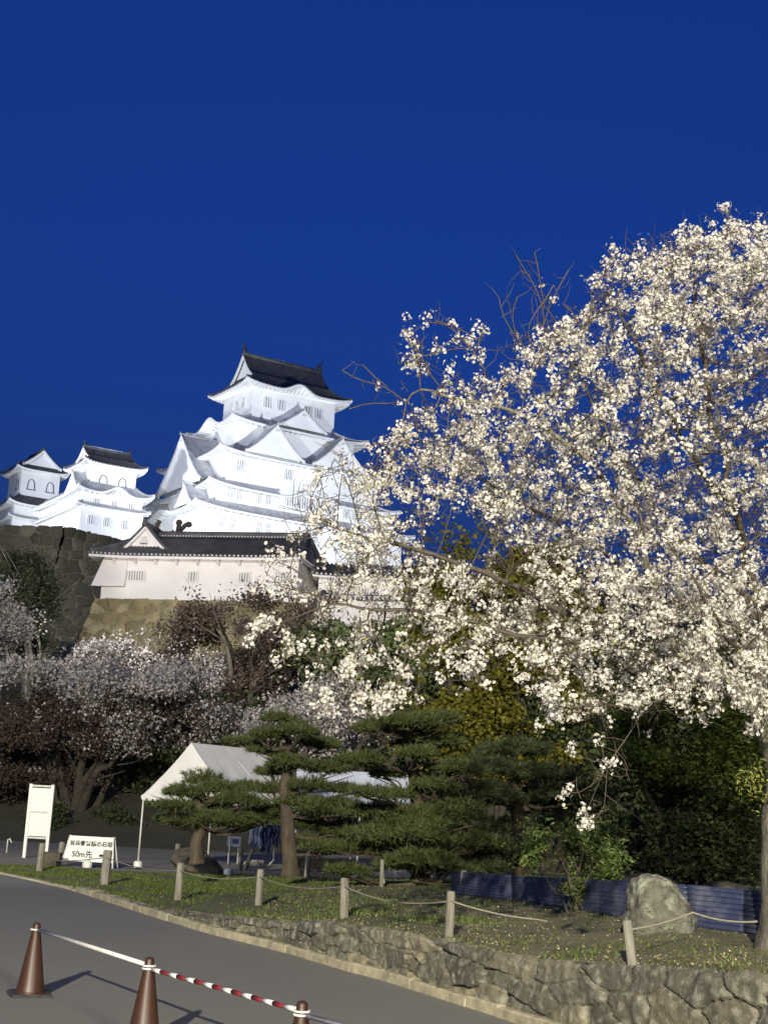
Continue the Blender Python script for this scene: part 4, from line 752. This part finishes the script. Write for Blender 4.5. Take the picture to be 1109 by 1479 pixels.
hip_roof('roof', A, (1.2, 12.4, 1.2, 11.8), (3.0, 10.6, 3.6, 9.4), az(zt5), az(zt5+1.7), (2.7, 11, 2.7, 10.4), .6, mt='tile_dark', raft=.9, ribs=.5)
gable_top('ridge_roof', A, 3.0, 10.6, 3.0, az(zt5+1.5), az(zt5+3.6), 'tile_dark', cy=6.5, finial=.6, over=.5)
for x in (5.2, 8.6): bell_window(A, 'front', x, 2.7, az(zt5-2.6), 1.5, 1.9)
for x in (4, 7, 10): window(A, 'front', x, 1.5, az(z1-1.7), 1.2, 1.5, 3)
for x in (3.2, 6.0, 9.2): window(A, 'front', x, 1.3, az(zl-2.2), 1.2, 1.5, 3)
for y in (5, 10, 15): window(A, 'left', y, 1.5, az(z1-1.7), 1.1, 1.4, 3)
dormer(A, 'left', 4.4, .7, 3.3, az(z1+.3), az(z1+3.5), 3.6)
# north-west small keep at the picture edge, its gable to the front
cB = cA+dyv*22.0-dxv*4.5; oB = np.array([cB[0], cB[1], BZ]); B = empty('small_keep', oB, 'white turret at the left picture edge with a front gable and dark-framed bell windows', 'castle keep', None, SY)
zb1 = P(11, 718, float(cB[1]))[2]-.6; zbt = P(28, 669, float(cB[1])+1.5)[2]-.5
hip_roof('roof', B, (0, 12.0, 0, 12), (2.4, 9.6, 2.4, 9.6), az(zb1), az(zb1+1.9), (1.5, 10.5, 1.5, 10.5), .7, raft=1.0, mt='tile_dark')
wallbox(B, (1.5, 10.5, 1.5, 10.5), az(zb1-4.2), az(zb1+.3)); zbl = P(6, 741, float(cB[1]))[2]-.3
hip_roof('roof', B, (.2, 11.8, .2, 12), (1.4, 10.6, 1.4, 10.6), az(zbl), az(zbl+.7), (1.3, 10.6, 1.3, 10.6), .4, th=.3, raft=1.0)
wallbox(B, (1.3, 10.6, 1.3, 10.6), az(34), az(zbl+.1))
wallbox(B, (2.5, 9.6, 2.5, 9.6), az(zb1+.8), az(zbt+.5))
hip_roof('roof', B, (1.2, 10.9, 1.2, 10.9), (2.4, 9.7, 3.0, 9.2), az(zbt), az(zbt+1.3), (2.5, 9.6, 2.5, 9.6), .5, mt='tile_dark', raft=.9)
gable_top('ridge_roof', B, 2.6, 9.4, 3.7, az(zbt+1.1), az(zbt+4.1), 'tile_dark', axis='y', cy=6.05, over=.4)
for x in (4.4, 7.9): bell_window(B, 'front', x, 2.5, az(zbt-2.6), 1.35, 1.9)
for y in (4.2,): bell_window(B, 'left', y, 2.5, az(zbt-2.6), 1.3, 1.9)

# long white turret building on its stone base
TY = RAD(-12.0); pL = P(145, 866, 90); eA = P(138, 799, 90); tz = pL[2]-.3
tur = empty('turret_building', (pL[0], pL[1], tz), 'long low white building with a dark tiled roof and small gable at its left end', 'building', None, TY)
ze = P(148, 803, 90)[2]-tz; Lb = 13.25; Db = 5.6
wallbox(tur, (0, Lb, 0, Db), -.6, ze+.1, 'plaster_w', beam=False)
hip_roof('roof', tur, (-.75, Lb+.3, -.8, Db+.8), (1.9, Lb-.2, 2.4, 3.2), ze, ze+1.75, (0, Lb, 0, Db), .12, mt='tile_dark', mw='plaster_w', th=.26, ribs=.29, nu=48, pw=1.15)
mb = MB(); mb.box((1.9+(Lb-2.1)/2, 2.8, ze+1.93), (Lb-1.9, .34, .4)); mb.tube([(1.7, 2.8, ze+2.15), (Lb-.1, 2.8, ze+2.15)], .13, 8); rd = mb.build('ridge', M['tile_dark'], tur)
mb = MB()
for k in range(52): mb.lathe([(.05, 0), (.05, .03), (.001, .035)], 8, (0, 0, 0)) if False else mb.box((2.1+k*(Lb-2.5)/52, 2.61, ze+1.93), (.07, .05, .07))
mb.build('ridge_tiles', M['plaster_w'], rd)
dormer(tur, 'front', 2.5, .75, 1.8, ze+.42, ze+2.2, 3.0, 'tile_dark', 'plaster_w', pw=1.15, over=.3, th=.18)
fl = MB(); zf = ze*.36; fl.hexa([(-.55, -.42, zf), (1.7, -.42, zf), (1.7, 0.02, zf), (-.55, .02, zf), (-.02, -.03, ze-.2), (1.7, -.03, ze-.2), (1.7, .02, ze-.2), (-.02, .02, ze-.2)]); fl.hexa([(-.55, -.42, zf), (.02, .0, zf), (.02, 2.2, zf), (-.55, 2.2, zf), (-.02, -.03, ze-.2), (.02, 0, ze-.2), (.02, 2.2, ze-.2), (-.02, 2.2, ze-.2)]); fl.build('stone_drop', M['plaster_w'], tur)
for k in range(9):
    x = .85+k*1.42; b = MB(); b.hexa([(x-.08, -.10, ze-.50), (x+.08, -.10, ze-.50), (x+.08, .02, ze-.55), (x-.08, .02, ze-.55), (x-.09, -.62, ze-.12), (x+.09, -.62, ze-.12), (x+.09, .02, ze-.10), (x-.09, .02, ze-.10)]); b.build('bracket', M['plaster_w'], tur)
for x, w_, k in ((2.35, 1.25, 7), (6.25, .58, 3), (9.75, .70, 4), (12.3, .58, 3)): window(tur, 'front', x, 0, ze*.60, w_, .62, k, 'plaster_w')
# second wing, right of it, with a small tiled string roof and a white wall below
pR = P(457, 858, 88.5); w2 = empty('turret_wing', (pR[0], pR[1], pR[2]-1.2), 'lower white wing running right behind the blossom, with its own dark roof', 'building', None, RAD(-8)); zz = P(457, 832, 88.5)[2]-(pR[2]-1.2); L2 = 9.5
wallbox(w2, (.1, L2, 0, 4), -2.5, zz+.1, 'plaster_w', beam=False); hip_roof('roof', w2, (-.2, L2+.6, -.7, 4.7), (.1, L2-.6, 1.7, 2.3), zz, zz+1.1, (.1, L2, 0, 4), .1, mt='tile_dark', mw='plaster_w', th=.22, ribs=.29, pw=1.15)
for x in (3.1, 5.6): window(w2, 'front', x, 0, zz*.6, .6, .5, 3, 'plaster_w')
pW = P(461, 912, 86.8); w3 = empty('plaster_wall', (pW[0], pW[1], pW[2]), 'white plastered wall with a narrow tiled cap below the right wing', 'wall', None, RAD(-8)); zc = P(461, 864, 86.8)[2]-pW[2]
wallbox(w3, (0, 9.3, 0, .6), -1.5, zc, 'plaster_w', beam=False); hip_roof('tile_cap', w3, (-.1, 9.4, -.4, 1.0), (.1, 9.2, .25, .35), zc, zc+.32, (0, 9.3, 0, .6), .0, mt='tile_dark', mw='plaster_w', th=.10, ribs=.29, nu=30, nv=3)
# stone base below the turret building
pal = [(.26, .22, .115), (.30, .26, .15), (.21, .18, .10), (.33, .29, .18), (.24, .20, .105), (.18, .155, .09)]
ct, st = math.cos(TY), math.sin(TY)
def sbp(u, v):
    x = -.25+13.9*u-1.7*(1-v)*(1-u)**1.0*1.0; y = -.12-2.6*(1-v)**1.3; z = -8.2*(1-v)
    return np.stack([pL[0]+x*ct-y*st, pL[1]+x*st+y*ct, tz+.32+z], 1)
sw = stone_face('stone_rampart', sbp, lambda u, v: np.tile([st*1.0, -ct, .25], (len(u), 1)), 14, 8.2, 230, 130, (.95, .66), M['castle_stone'], .30, 15, pal, gap=.14, jcol=(.06, .052, .03), joint=.07); setp(sw, 'olive-lit battered stone base directly under the long white building', 'stone wall')
def sbl(u, v):   # its left return
    a = sbp(0*u, v); return a+np.stack([u*.5*12*st*-1*0-u*.6, u*11, 0*u], 1)
stone_face('return_face', sbl, lambda u, v: np.tile([-1., 0, .2], (len(u), 1)), 11, 8.2, 60, 60, (1.15, .7), M['castle_stone'], .2, 16, pal, parent=sw)
# tall bastion on the left
bt_ = P(93, 761, 112); dR = np.array([math.cos(RAD(50)), math.sin(RAD(50)), 0]); dL = np.array([-math.cos(RAD(10)), math.sin(RAD(10)), 0]); zb0 = 7.5
def bast(dv, L, nd):
    def f(u, v):
        k = (1-v)**1.5*4.2; h_ = bt_[2]-zb0; off = np.array([.30, -1.0, 0])*0
        base = bt_[None]+dv[None]*(u*L)[:, None]; corner = (np.array([-.62, -.78, 0])*1.25)[None]*k[:, None]; side = np.array(nd)[None]*k[:, None]; wgt = np.clip(u*4, 0, 1)[:, None]
        p = base+corner*(1-wgt)+side*wgt; p[:, 2] = bt_[2]-h_*(1-v); return p
    return f
palg = [(.145, .14, .105), (.17, .16, .12), (.12, .115, .085), (.19, .175, .13), (.105, .10, .075)]
nR = [.77, -.64, .2]; nL = [-.17, -.98, .2]
bs = stone_face('stone_bastion', bast(dR, 26, nR[:2]+[0]), lambda u, v: np.tile(unit(np.array([nR]))[0], (len(u), 1)), 26, 16, 300, 190, (1.25, .95), M['castle_stone'], .28, 18, palg, jcol=(.27, .26, .18), joint=.16, gap=.3); setp(bs, 'tall dark stone bastion below the small white towers', 'stone wall')
stone_face('side_face', bast(dL, 30, nL[:2]+[0]), lambda u, v: np.tile(unit(np.array([nL]))[0], (len(u), 1)), 30, 16, 300, 190, (1.25, .95), M['castle_stone'], .28, 19, palg, parent=bs, gap=.3, jcol=(.22, .21, .15), joint=.12)
mb = MB(); t0 = bt_; t1 = bt_+dL*30; t2 = bt_+dR*26; mb.add([t0-[0, 0, .05], t2-[0, 0, .05], t1+t2-t0-[0, 0, .05], t1-[0, 0, .05]], [(0, 1, 2, 3)]); mb.build('top_earth', M['earth'], bs)
# stone bases that carry the keeps
def plinth(name, label, c, q, z0, z1, bat):
    e = empty(name, (c[0], c[1], z0), label, 'stone wall', None, KYAW); x0, x1, y0, y1 = q; b = bat
    MB().hexa([(x0-b, y0-b, 0), (x1+b, y0-b, 0), (x1+b, y1+b, 0), (x0-b, y1+b, 0), (x0, y0, z1-z0), (x1, y0, z1-z0), (x1, y1, z1-z0), (x0, y1, z1-z0)]).build('stone_face', M['kerb'], e)
plinth('stone_platform', 'stone base carrying the great keep', (-20.24, 245.77), R(19.7, 12.7), 30, 38.05, 3); plinth('stone_platform', 'stone base carrying the small white towers', oA, (1.4, EX-1.4, 1.4, EY+4), 26, 34.05, 2); plinth('stone_platform', 'stone base carrying the turret at the left picture edge', oB, (1.4, 10.5, 1.4, 10.5), 26, 34.05, 2)
# pollarded tree behind the long roof
p = P(252, 782, 97); e = empty('pollarded_tree', p-np.array([0, 0, 4.5]), 'bare black pollarded tree with stubby limbs above the dark roof ridge', 'tree'); k = p[1]/F; mb = MB(); o3 = np.array([0, 0, 4.5])
def lp(x, y): return P(x, y, 97)-(p-np.array([0, 0, 4.5]))
mb.tube([(0, 0, 0), (0, .05, 3), lp(253, 778), lp(256, 770)], [.3, .26, .24, .2], 8)
for br in ([(256, 772), (258, 764), (259, 756)], [(256, 771), (263, 764), (268, 759), (273, 758)], [(254, 776), (250, 770), (252, 768)]): mb.tube(spline([lp(*q) for q in br], 3), [.17]*(3*len(br)-3)+[.2], 7)
for c in ((259, 755), (273, 758)): q = lp(*c); mb.lathe([(.001, -.22), (.2, -.12), (.25, .03), (.15, .2), (.001, .24)], 8, q)
mb.build('trunk', M['rock_dark'], e)
p = P(229, 768, 97); mb = MB(); mb.tube([p-np.array([0, 0, 4]), p, P(227, 760, 97), P(231, 752, 97)], [.22, .16, .15, .18], 7); setp(mb.build('tree_stump', M['rock_dark']), 'single bare black limb stub left of the pollarded tree above the roof', 'tree')
# ------------------------------------------------------------------ the big blossoming cherry
rng = np.random.default_rng(99)
CY = 12.4; cb = GL(1146, 1374); CY = cb[1]
def cp(px, py, dy=0.0): return P(px, py, CY+dy)
D_ = .11; nodes = []; par = []; rmin = []
def limb(pts, start=None, jit=.03):
    """adds a chain of nodes along a spline; returns index list"""
    sp = spline(pts, 10); seg = [sp[0]]; acc = 0
    L = np.concatenate([[0], np.cumsum([np.linalg.norm(b-a) for a, b in zip(sp[:-1], sp[1:])])]); n = max(2, int(L[-1]/D_)); A = np.array(sp); q = np.linspace(0, L[-1], n+1); R_ = np.stack([np.interp(q, L, A[:, k]) for k in range(3)], 1)
    ids = []; prev = -1
    if start is not None:
        prev = start; R_ = R_[1:]
    for i, r in enumerate(R_):
        nodes.append(r+rng.normal(size=3)*jit*(0 if prev < 0 else 1)); par.append(prev); prev = len(nodes)-1; ids.append(prev)
    return ids
def nearest(p): return int(np.argmin(((np.array(nodes)-np.array(p))**2).sum(1)))
tr = limb([cb-np.array([0, 0, .15]), cp(1141, 1300), cp(1136, 1200), cp(1132, 1100, .05), cp(1106, 1030, .05)], jit=.008)
trunk_n = len(nodes)
def LB(px, jit=.03): s = cp(*px[0]); i = nearest(s); return limb([nodes[i]]+[cp(*q) for q in px[1:]], i, jit)
LB([(1100, 1030), (1040, 1000, -.1), (1000, 985, -.2), (955, 890, -.3), (930, 780, -.3), (920, 735, -.2), (880, 640, -.1), (835, 540, 0), (800, 480, .1)])
LB([(1110, 1060), (1120, 960, .3), (1090, 860, .4), (1062, 740, .4), (1030, 600, .3), (1005, 460, .2), (1000, 380, .2)])
LB([(1000, 985, -.2), (900, 930, -.7), (790, 865, -1.0), (680, 820, -1.2), (590, 790, -1.3), (500, 765, -1.4)])
LB([(930, 780, -.3), (825, 645, -.6), (752, 598, -.7), (660, 575, -.7), (590, 560, -.6)])
LB([(1120, 960, .3), (1190, 840, .2), (1230, 660, .1), (1240, 500, 0)])
LB([(900, 930, -.7), (800, 925, -1.3), (680, 900, -1.6), (560, 880, -1.7), (460, 872, -1.8)])
LB([(955, 890, -.3), (860, 790, .5), (740, 720, .9), (640, 660, 1.0), (560, 640, 1.0)])
LB([(1040, 1000, -.1), (960, 960, 1.0), (860, 900, 1.5), (760, 850, 1.6)])
LB([(1062, 740, .4), (990, 640, -.6), (930, 520, -.9), (880, 430, -.9)])
LB([(1090, 860, .4), (1000, 800, 1.2), (930, 700, 1.5), (860, 620, 1.6)])
LB([(1000, 985, -.2), (930, 1015, -1.0), (860, 1020, -1.3), (800, 1030, -1.4)])
LB([(1120, 960, .3), (1060, 930, -1.0), (1010, 850, -1.6), (960, 780, -1.7)])
regs = [([(650, 585), (715, 520), (750, 495), (800, 470), (855, 435), (905, 385), (960, 348), (1040, 330), (1120, 330), (1230, 380), (1300, 500), (1320, 760), (1260, 950), (1109, 1000), (1000, 1000), (880, 1005), (800, 965), (740, 905), (740, 800), (690, 745), (620, 705)], 3300, -2.0, 2.0),
        ([(900, 400), (960, 352), (1050, 330), (1130, 335), (1130, 640), (960, 640), (850, 560), (760, 520), (850, 440)], 700, -1.5, 1.6),
        ([(505, 675), (560, 620), (610, 575), (660, 545), (720, 570), (710, 690), (640, 735), (570, 725), (505, 705)], 300, -1.4, 1.2),
        ([(450, 850), (500, 800), (560, 790), (630, 800), (720, 860), (800, 950), (810, 1020), (740, 985), (650, 985), (560, 1002), (500, 975), (450, 920)], 520, -2.2, .2),
        ([(365, 850), (400, 760), (430, 690), (500, 630), (560, 740), (560, 790), (480, 850), (400, 880)], 210, -2.0, -.6), ([(460, 690), (530, 660), (590, 740), (580, 800), (500, 830), (450, 790)], 110, -1.8, .2),
        ([(325, 880), (370, 880), (440, 900), (520, 985), (600, 1000), (560, 1040), (470, 1045), (420, 990), (370, 940)], 85, -2.3, -1.2),
        ([(770, 980), (960, 1000), (940, 1022), (860, 1045), (790, 1052)], 110, -2.0, -.6),
        ([(575, 535), (580, 485), (620, 462), (700, 478), (640, 540)], 12, -1, .5),
        ([(840, 450), (860, 395), (900, 375), (960, 340), (1000, 322), (1050, 305), (1109, 320), (1109, 370), (960, 380)], 120, -1, 1)]
regs += [([(980, 960), (1115, 950), (1115, 1050), (1060, 1040), (1000, 1035)], 150, -1.9, -.5), ([(740, 800), (1109, 740), (1109, 1000), (800, 980)], 700, -2.0, 1.0)]
regs += [([(600, 650), (760, 600), (1109, 560), (1109, 800), (780, 800), (690, 740)], 800, .2, 2.2), ([(620, 800), (1109, 800), (1109, 960), (760, 960)], 300, .2, 2.0)]
att = []
for poly, n, y0, y1 in regs:
    q = sample_poly(poly, n); c = np.array(poly).mean(0); q = q+rng.normal(size=q.shape)*9+(rng.random((len(q), 1)) < .12)*rng.normal(size=q.shape)*22; att += [cp(a, b, rng.uniform(y0, y1)) for a, b in q]
att = np.array(att)
gap = [((640, 735), (690, 740), (725, 790), (690, 800), (640, 775)), ((690, 800), (760, 790), (775, 850), (720, 850)), ((855, 775), (905, 770), (915, 800), (860, 805)), ((1060, 740), (1100, 730), (1109, 800), (1070, 790))]
att_all = att
alive = np.ones(len(att), bool); nn_d = np.full(len(att), 1e9); nn_i = np.zeros(len(att), int); done = 0; att_node = np.full(len(att), -1)
for it in range(110):
    N_ = np.array(nodes[done:]);
    if len(N_):
        for c in range(0, len(N_), 400):
            d = ((att[:, None, :]-N_[None, c:c+400])**2).sum(2); j = d.argmin(1); m = d[np.arange(len(att)), j] < nn_d; nn_d[m] = d[np.arange(len(att)), j][m]; nn_i[m] = done+c+j[m]
        done = len(nodes)
    k = alive & (nn_d < .19**2); att_node[k] = nn_i[k]; alive &= ~k
    act = np.where(alive & (nn_d < 2.2**2))[0]
    if len(act) == 0: break
    P0 = np.array(nodes); dirs = unit(att[act]-P0[nn_i[act]]); u_, inv = np.unique(nn_i[act], return_inverse=True); S = np.zeros((len(u_), 3)); np.add.at(S, inv, dirs); S = unit(S+rng.normal(size=S.shape)*.25)
    new = P0[u_]+S*D_; n0 = len(nodes)
    for a, b in zip(new, u_): nodes.append(a); par.append(int(b))
    if len(nodes) > 26000: break
att_node[att_node < 0] = nn_i[att_node < 0]
# bare long shoots rising out of the crown, and the hanging twigs
shoots = [[(640, 545), (600, 520), (578, 527)], [(690, 520), (670, 485), (652, 492)], [(660, 520), (632, 506), (604, 512)], [(700, 510), (650, 470), (616, 464)], [(720, 505), (700, 476)], [(1080, 400), (1097, 332)], [(800, 500), (782, 440), (765, 400), (744, 368)], [(782, 440), (778, 400), (772, 366)], [(765, 400), (752, 392)], [(805, 480), (800, 430), (818, 388)], [(760, 520), (730, 470), (722, 428)], [(740, 500), (735, 455), (745, 430)], [(700, 500), (660, 470), (630, 462)], [(600, 580), (560, 560), (520, 550), (494, 538)], [(560, 560), (540, 545), (524, 530)], [(590, 575), (570, 590), (545, 580), (505, 590)], [(840, 470), (850, 430), (865, 400), (880, 380)], [(980, 400), (1045, 360), (1050, 303)], [(1000, 380), (990, 350), (994, 330)], [(640, 540), (610, 510), (588, 490)], [(780, 520), (760, 470), (790, 430), (800, 410)], [(860, 500), (830, 450), (812, 440)], [(820, 500), (850, 470), (855, 430)]]
sh0 = len(nodes)
for s_ in shoots: LB([(a, b, -.3) for a, b in s_], .012)
sh1 = len(nodes)
hang = [[(915, 1030, -1.0), (900, 1075, -1.1), (875, 1105, -1.15), (860, 1140, -1.2), (848, 1175, -1.25)], [(885, 1095, -1.12), (845, 1100, -1.2), (822, 1083, -1.25)], [(895, 1080, -1.1), (910, 1105, -1.0), (908, 1130, -1.0), (880, 1118, -1.1)], [(872, 1108, -1.15), (872, 1150, -1.1), (876, 1178, -1.1), (850, 1188, -1.2)], [(866, 1125, -1.15), (840, 1152, -1.2), (818, 1146, -1.2)], [(890, 1085, -1.1), (860, 1075, -1.2), (855, 1070, -1.2)]]
hz = []
for s_ in hang: ids = LB(s_, .006); hz.append(ids[-1])
ND = np.array(nodes); PR = np.array(par); n = len(ND); kids = np.zeros(n, int); flow = np.zeros(n)
np.add.at(kids, PR[PR >= 0], 1)
tipr = .0036; EXPO = 2.5
flow[kids == 0] = tipr**EXPO
for i in range(n-1, 0, -1):
    if PR[i] >= 0: flow[PR[i]] += flow[i] if kids[i] else tipr**EXPO
rad = np.maximum(flow, tipr**EXPO)**(1/EXPO); print('RAD', rad[:trunk_n].max(), n)
sel = np.arange(n) >= trunk_n; rad[sel] = np.minimum(rad[sel], .075)
rad[sh0:sh1] = np.maximum(rad[sh0:sh1], .0072)
rad[:trunk_n] = np.linspace(.29, .15, trunk_n); rad[0] = .37; rad[1] = .34; rad[2] = .31
# chains for tubes: follow the thickest child
best = np.full(n, -1); 
for i in range(n):
    p = PR[i]
    if p >= 0 and (best[p] < 0 or rad[i] > rad[best[p]]): best[p] = i
root = empty('cherry_tree', cb, 'big floodlit white cherry tree in full blossom at the right of the picture', 'cherry tree', None)
TK = MB(); TH = MB(); TW = []; twv = []; twf = []; off = 0
L0 = ND-cb
for i in range(n):
    p = PR[i]
    if p >= 0 and best[p] == i: continue
    ch = ([p] if p >= 0 else [])+[i]; j = i
    while best[j] >= 0: j = best[j]; ch.append(j)
    pts = L0[ch].copy(); r_ = rad[ch].copy()
    if p >= 0: r_[0] = min(rad[p]*.85, r_[1]*1.3)
    for _ in range(2): pts[1:-1] = .25*pts[:-2]+.5*pts[1:-1]+.25*pts[2:]
    if len(ch) < 2: continue
    if min(ch[1:]) < trunk_n: TK.tube(pts, list(np.minimum(r_, 1)), 14)
    elif r_.max() > .03:
        TH.tube(pts, list(r_), 12 if r_.max() > .15 else 7)
    else:
        k = len(pts); t = unit(np.gradient(pts, axis=0)); a = unit(np.cross(t, np.array([.31, .52, .79]))); b = np.cross(t, a); ang = np.arange(3)*2*PI/3
        ring = pts[:, None]+r_[:, None, None]*(a[:, None]*np.cos(ang)[None, :, None]+b[:, None]*np.sin(ang)[None, :, None]); twv.append(ring.reshape(-1, 3))
        g = np.arange(k-1)[:, None]*3; c = np.arange(3)[None]; twf.append((np.stack([g+c, g+(c+1) % 3, g+3+(c+1) % 3, g+3+c], 2).reshape(-1, 4))+off); off += 3*k
tv = np.array(TK.v); nzz = fbm(tv*np.array([5, 5, 2.2]), 77, 4)-.5; dd = np.stack([nzz, fbm(tv*5+9, 78, 3)-.5, 0*nzz], 1); tv = tv+dd*np.where(np.linalg.norm(tv[:, :2], axis=1) < 1.0, .15, .02)[:, None]; TK.v = [tuple(q) for q in tv]
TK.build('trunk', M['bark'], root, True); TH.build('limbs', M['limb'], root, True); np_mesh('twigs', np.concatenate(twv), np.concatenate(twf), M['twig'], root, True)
# blossoms: pom-pom clusters of five-petalled flowers
near = ND[att_node]; cl = near+(att-near)*rng.uniform(.3, .9, (len(att), 1)); tipsi = np.where((kids == 0) & (np.arange(n) > trunk_n))[0]
tw_n = np.where((rad < .012) & (np.arange(n) > trunk_n))[0]; sel = tw_n[rng.random(len(tw_n)) < .52]; extra = ND[sel]+rng.normal(size=(len(sel), 3))*.035
cl = np.concatenate([cl, extra, ND[hz], ND[hz]+rng.normal(size=(len(hz), 3))*.04])
def project(p):
    d = p-CC; w_ = d@_f; return np.stack([554.5+F*(d@CR)/w_, 739.5-F*(d@CU)/w_], 1)
g = .45*fbm(cl*1.7, 55, 3)+.55*fbm(cl*6.5, 57, 2); keep = rng.random(len(cl)) < np.clip((g-.34)*9, .03, 1)
pp = project(cl)
for poly in gap: keep &= ~(inpoly(poly, pp[:, 0], pp[:, 1]) & (rng.random(len(cl)) < .8))
bare = inpoly([(690, 420), (830, 350), (850, 420), (800, 470), (720, 480)], pp[:, 0], pp[:, 1]) | inpoly([(480, 530), (570, 530), (570, 600), (480, 600)], pp[:, 0], pp[:, 1]); keep &= ~(bare & (rng.random(len(cl)) < .9))
thin = np.clip((610-pp[:, 0])/200, 0, 1)*np.where(pp[:, 1] > 600, 1, .3); keep &= ~(rng.random(len(cl)) < thin*.52)
keep &= ~((pp[:, 1] > 1060) & (rng.random(len(cl)) < .5))
cl = cl[keep]
for q_, k_ in (((586, 490), 2), ((616, 464), 2), ((632, 506), 3), ((652, 492), 2), ((664, 486), 2), ((690, 484), 3), ((577, 527), 1), ((604, 512), 2), ((878, 378), 1), ((858, 402), 2), ((1051, 305), 2), ((1052, 325), 3), ((993, 330), 2), ((648, 470), 1), ((700, 476), 2), ((545, 560), 1), ((800, 432), 1), ((1097, 332), 3)):
    cl = np.concatenate([cl, cp(q_[0], q_[1], -.3)+rng.normal(size=(k_, 3))*.035])
for q_, k_ in (((822, 1085), 2), ((856, 1077), 2), ((877, 1107), 2), ((819, 1146), 2), ((848, 1182), 2), ((992, 1062), 4), ((1000, 1050), 3), ((375, 905), 4), ((360, 928), 2), ((412, 922), 4), ((330, 884), 2), ((438, 945), 3), ((486, 1040), 4), ((402, 985), 2), ((395, 900), 3), ((470, 1005), 3), ((520, 1010), 4), ((545, 985), 5), ((505, 960), 4), ((450, 985), 2), ((560, 1030), 2)):
    c_ = cp(q_[0], q_[1], -1.2 if q_[0] > 700 else -1.8); d_ = ND[np.argmin(((ND-c_)**2).sum(1))]; cl = np.concatenate([cl, (c_ if np.linalg.norm(d_-c_) < .16 else .75*d_+.25*c_)+rng.normal(size=(k_, 3))*.035])
# fine side shoots everywhere in the crown
st = np.where((rad < .02) & (np.arange(n) > trunk_n))[0]; st = rng.choice(st, min(len(st), 11000), replace=False); s0 = ND[st]-cb; d0 = unit(rdir(len(st))+np.array([0, 0, .25])); d1 = unit(d0+rdir(len(st))*.5+np.array([0, 0, .2])); ln = rng.uniform(.06, .26, (len(st), 1)); s1 = s0+d0*ln*.55; s2 = s1+d1*ln*.5
ring = []; ang = np.arange(3)*2*PI/3
for q_, rr_ in ((s0, .0042), (s1, .0034), (s2, .0018)):
    a_ = unit(np.cross(d0, np.array([.31, .52, .79]))); b_ = np.cross(d0, a_); ring.append(q_[:, None]+rr_*(a_[:, None]*np.cos(ang)[None, :, None]+b_[:, None]*np.sin(ang)[None, :, None]))
Vt = np.stack(ring, 1).reshape(-1, 3); c_ = np.arange(3); fq = np.concatenate([np.stack([k*3+c_, k*3+(c_+1) % 3, k*3+3+(c_+1) % 3, k*3+3+c_], 1) for k in (0, 1)]); np_mesh('twigs', Vt, (np.arange(len(st))[:, None, None]*9+fq[None]).reshape(-1, 4), M['twig'], root)
nf = rng.integers(7, 19, len(cl)); sg_ = .014+.0009*nf
fc = np.repeat(cl, nf, 0); ax = np.repeat(rdir(len(cl)), nf, 0); fd = rng.normal(size=(len(fc), 3)); fc = fc+fd*np.repeat(sg_, nf)[:, None]+ax*rng.normal(size=(len(fc), 1))*.016; fd = unit(fd)
fn = unit(fd+rng.normal(size=fd.shape)*.35); m = len(fc); T1 = unit(np.cross(fn, rdir(m))); T2 = np.cross(fn, T1); fr = rng.uniform(.0135, .0195, m); a0 = rng.random(m)*2*PI; Vs = []
for k in range(5):
    a = a0+k*2*PI/5; d = T1*np.cos(a)[:, None]+T2*np.sin(a)[:, None]; s = np.cross(fn, d); r_ = fr[:, None]; cup = rng.uniform(.1, .55, (m, 1))
    Vs.append(np.stack([fc, fc+r_*(.62*d-.42*s+cup*.55*fn), fc+r_*(1.02*d+cup*fn), fc+r_*(.62*d+.42*s+cup*.55*fn)], 1).reshape(-1, 3))
V = np.concatenate(Vs)-cb; np_mesh('blossoms', V, np.arange(len(V)).reshape(-1, 4), M['petal'], root)
# young bronze-green leaves between the clusters
lf = cl[rng.random(len(cl)) < .22]; lf = np.repeat(lf, 3, 0)+rng.normal(size=(len(lf)*3, 3))*.05-cb; np_mesh('leaves', *quads(lf, rng.uniform(.014, .028, len(lf)), .6, up=.4), M['new_leaf'], root)
sb = st[(st < sh0) | (st >= sh1)]; bl = ND[rng.choice(sb, 6000)]-cb; bl = np.repeat(bl, 2, 0)+rng.normal(size=(12000, 3))*.04; np_mesh('leaves', *quads(bl, rng.uniform(.010, .022, len(bl)), .6, up=.3), M['bud_leaf'], root)
# a tuft of shoots low on the trunk
sp_ = [cp(1094+rng.normal()*8, 1130+rng.normal()*22, -.25)-cb for _ in range(60)]+[cp(1062+rng.uniform(0, 30), 1125+rng.normal()*10, -.3)-cb for _ in range(26)]; sp_ = np.repeat(np.array(sp_), 3, 0); np_mesh('leaves', *quads(sp_+rng.normal(size=sp_.shape)*.03, rng.uniform(.014, .028, len(sp_)), .6, up=.3), M['new_leaf'], root)
print('CHERRY nodes', n, 'clusters', len(cl), 'flowers', m)
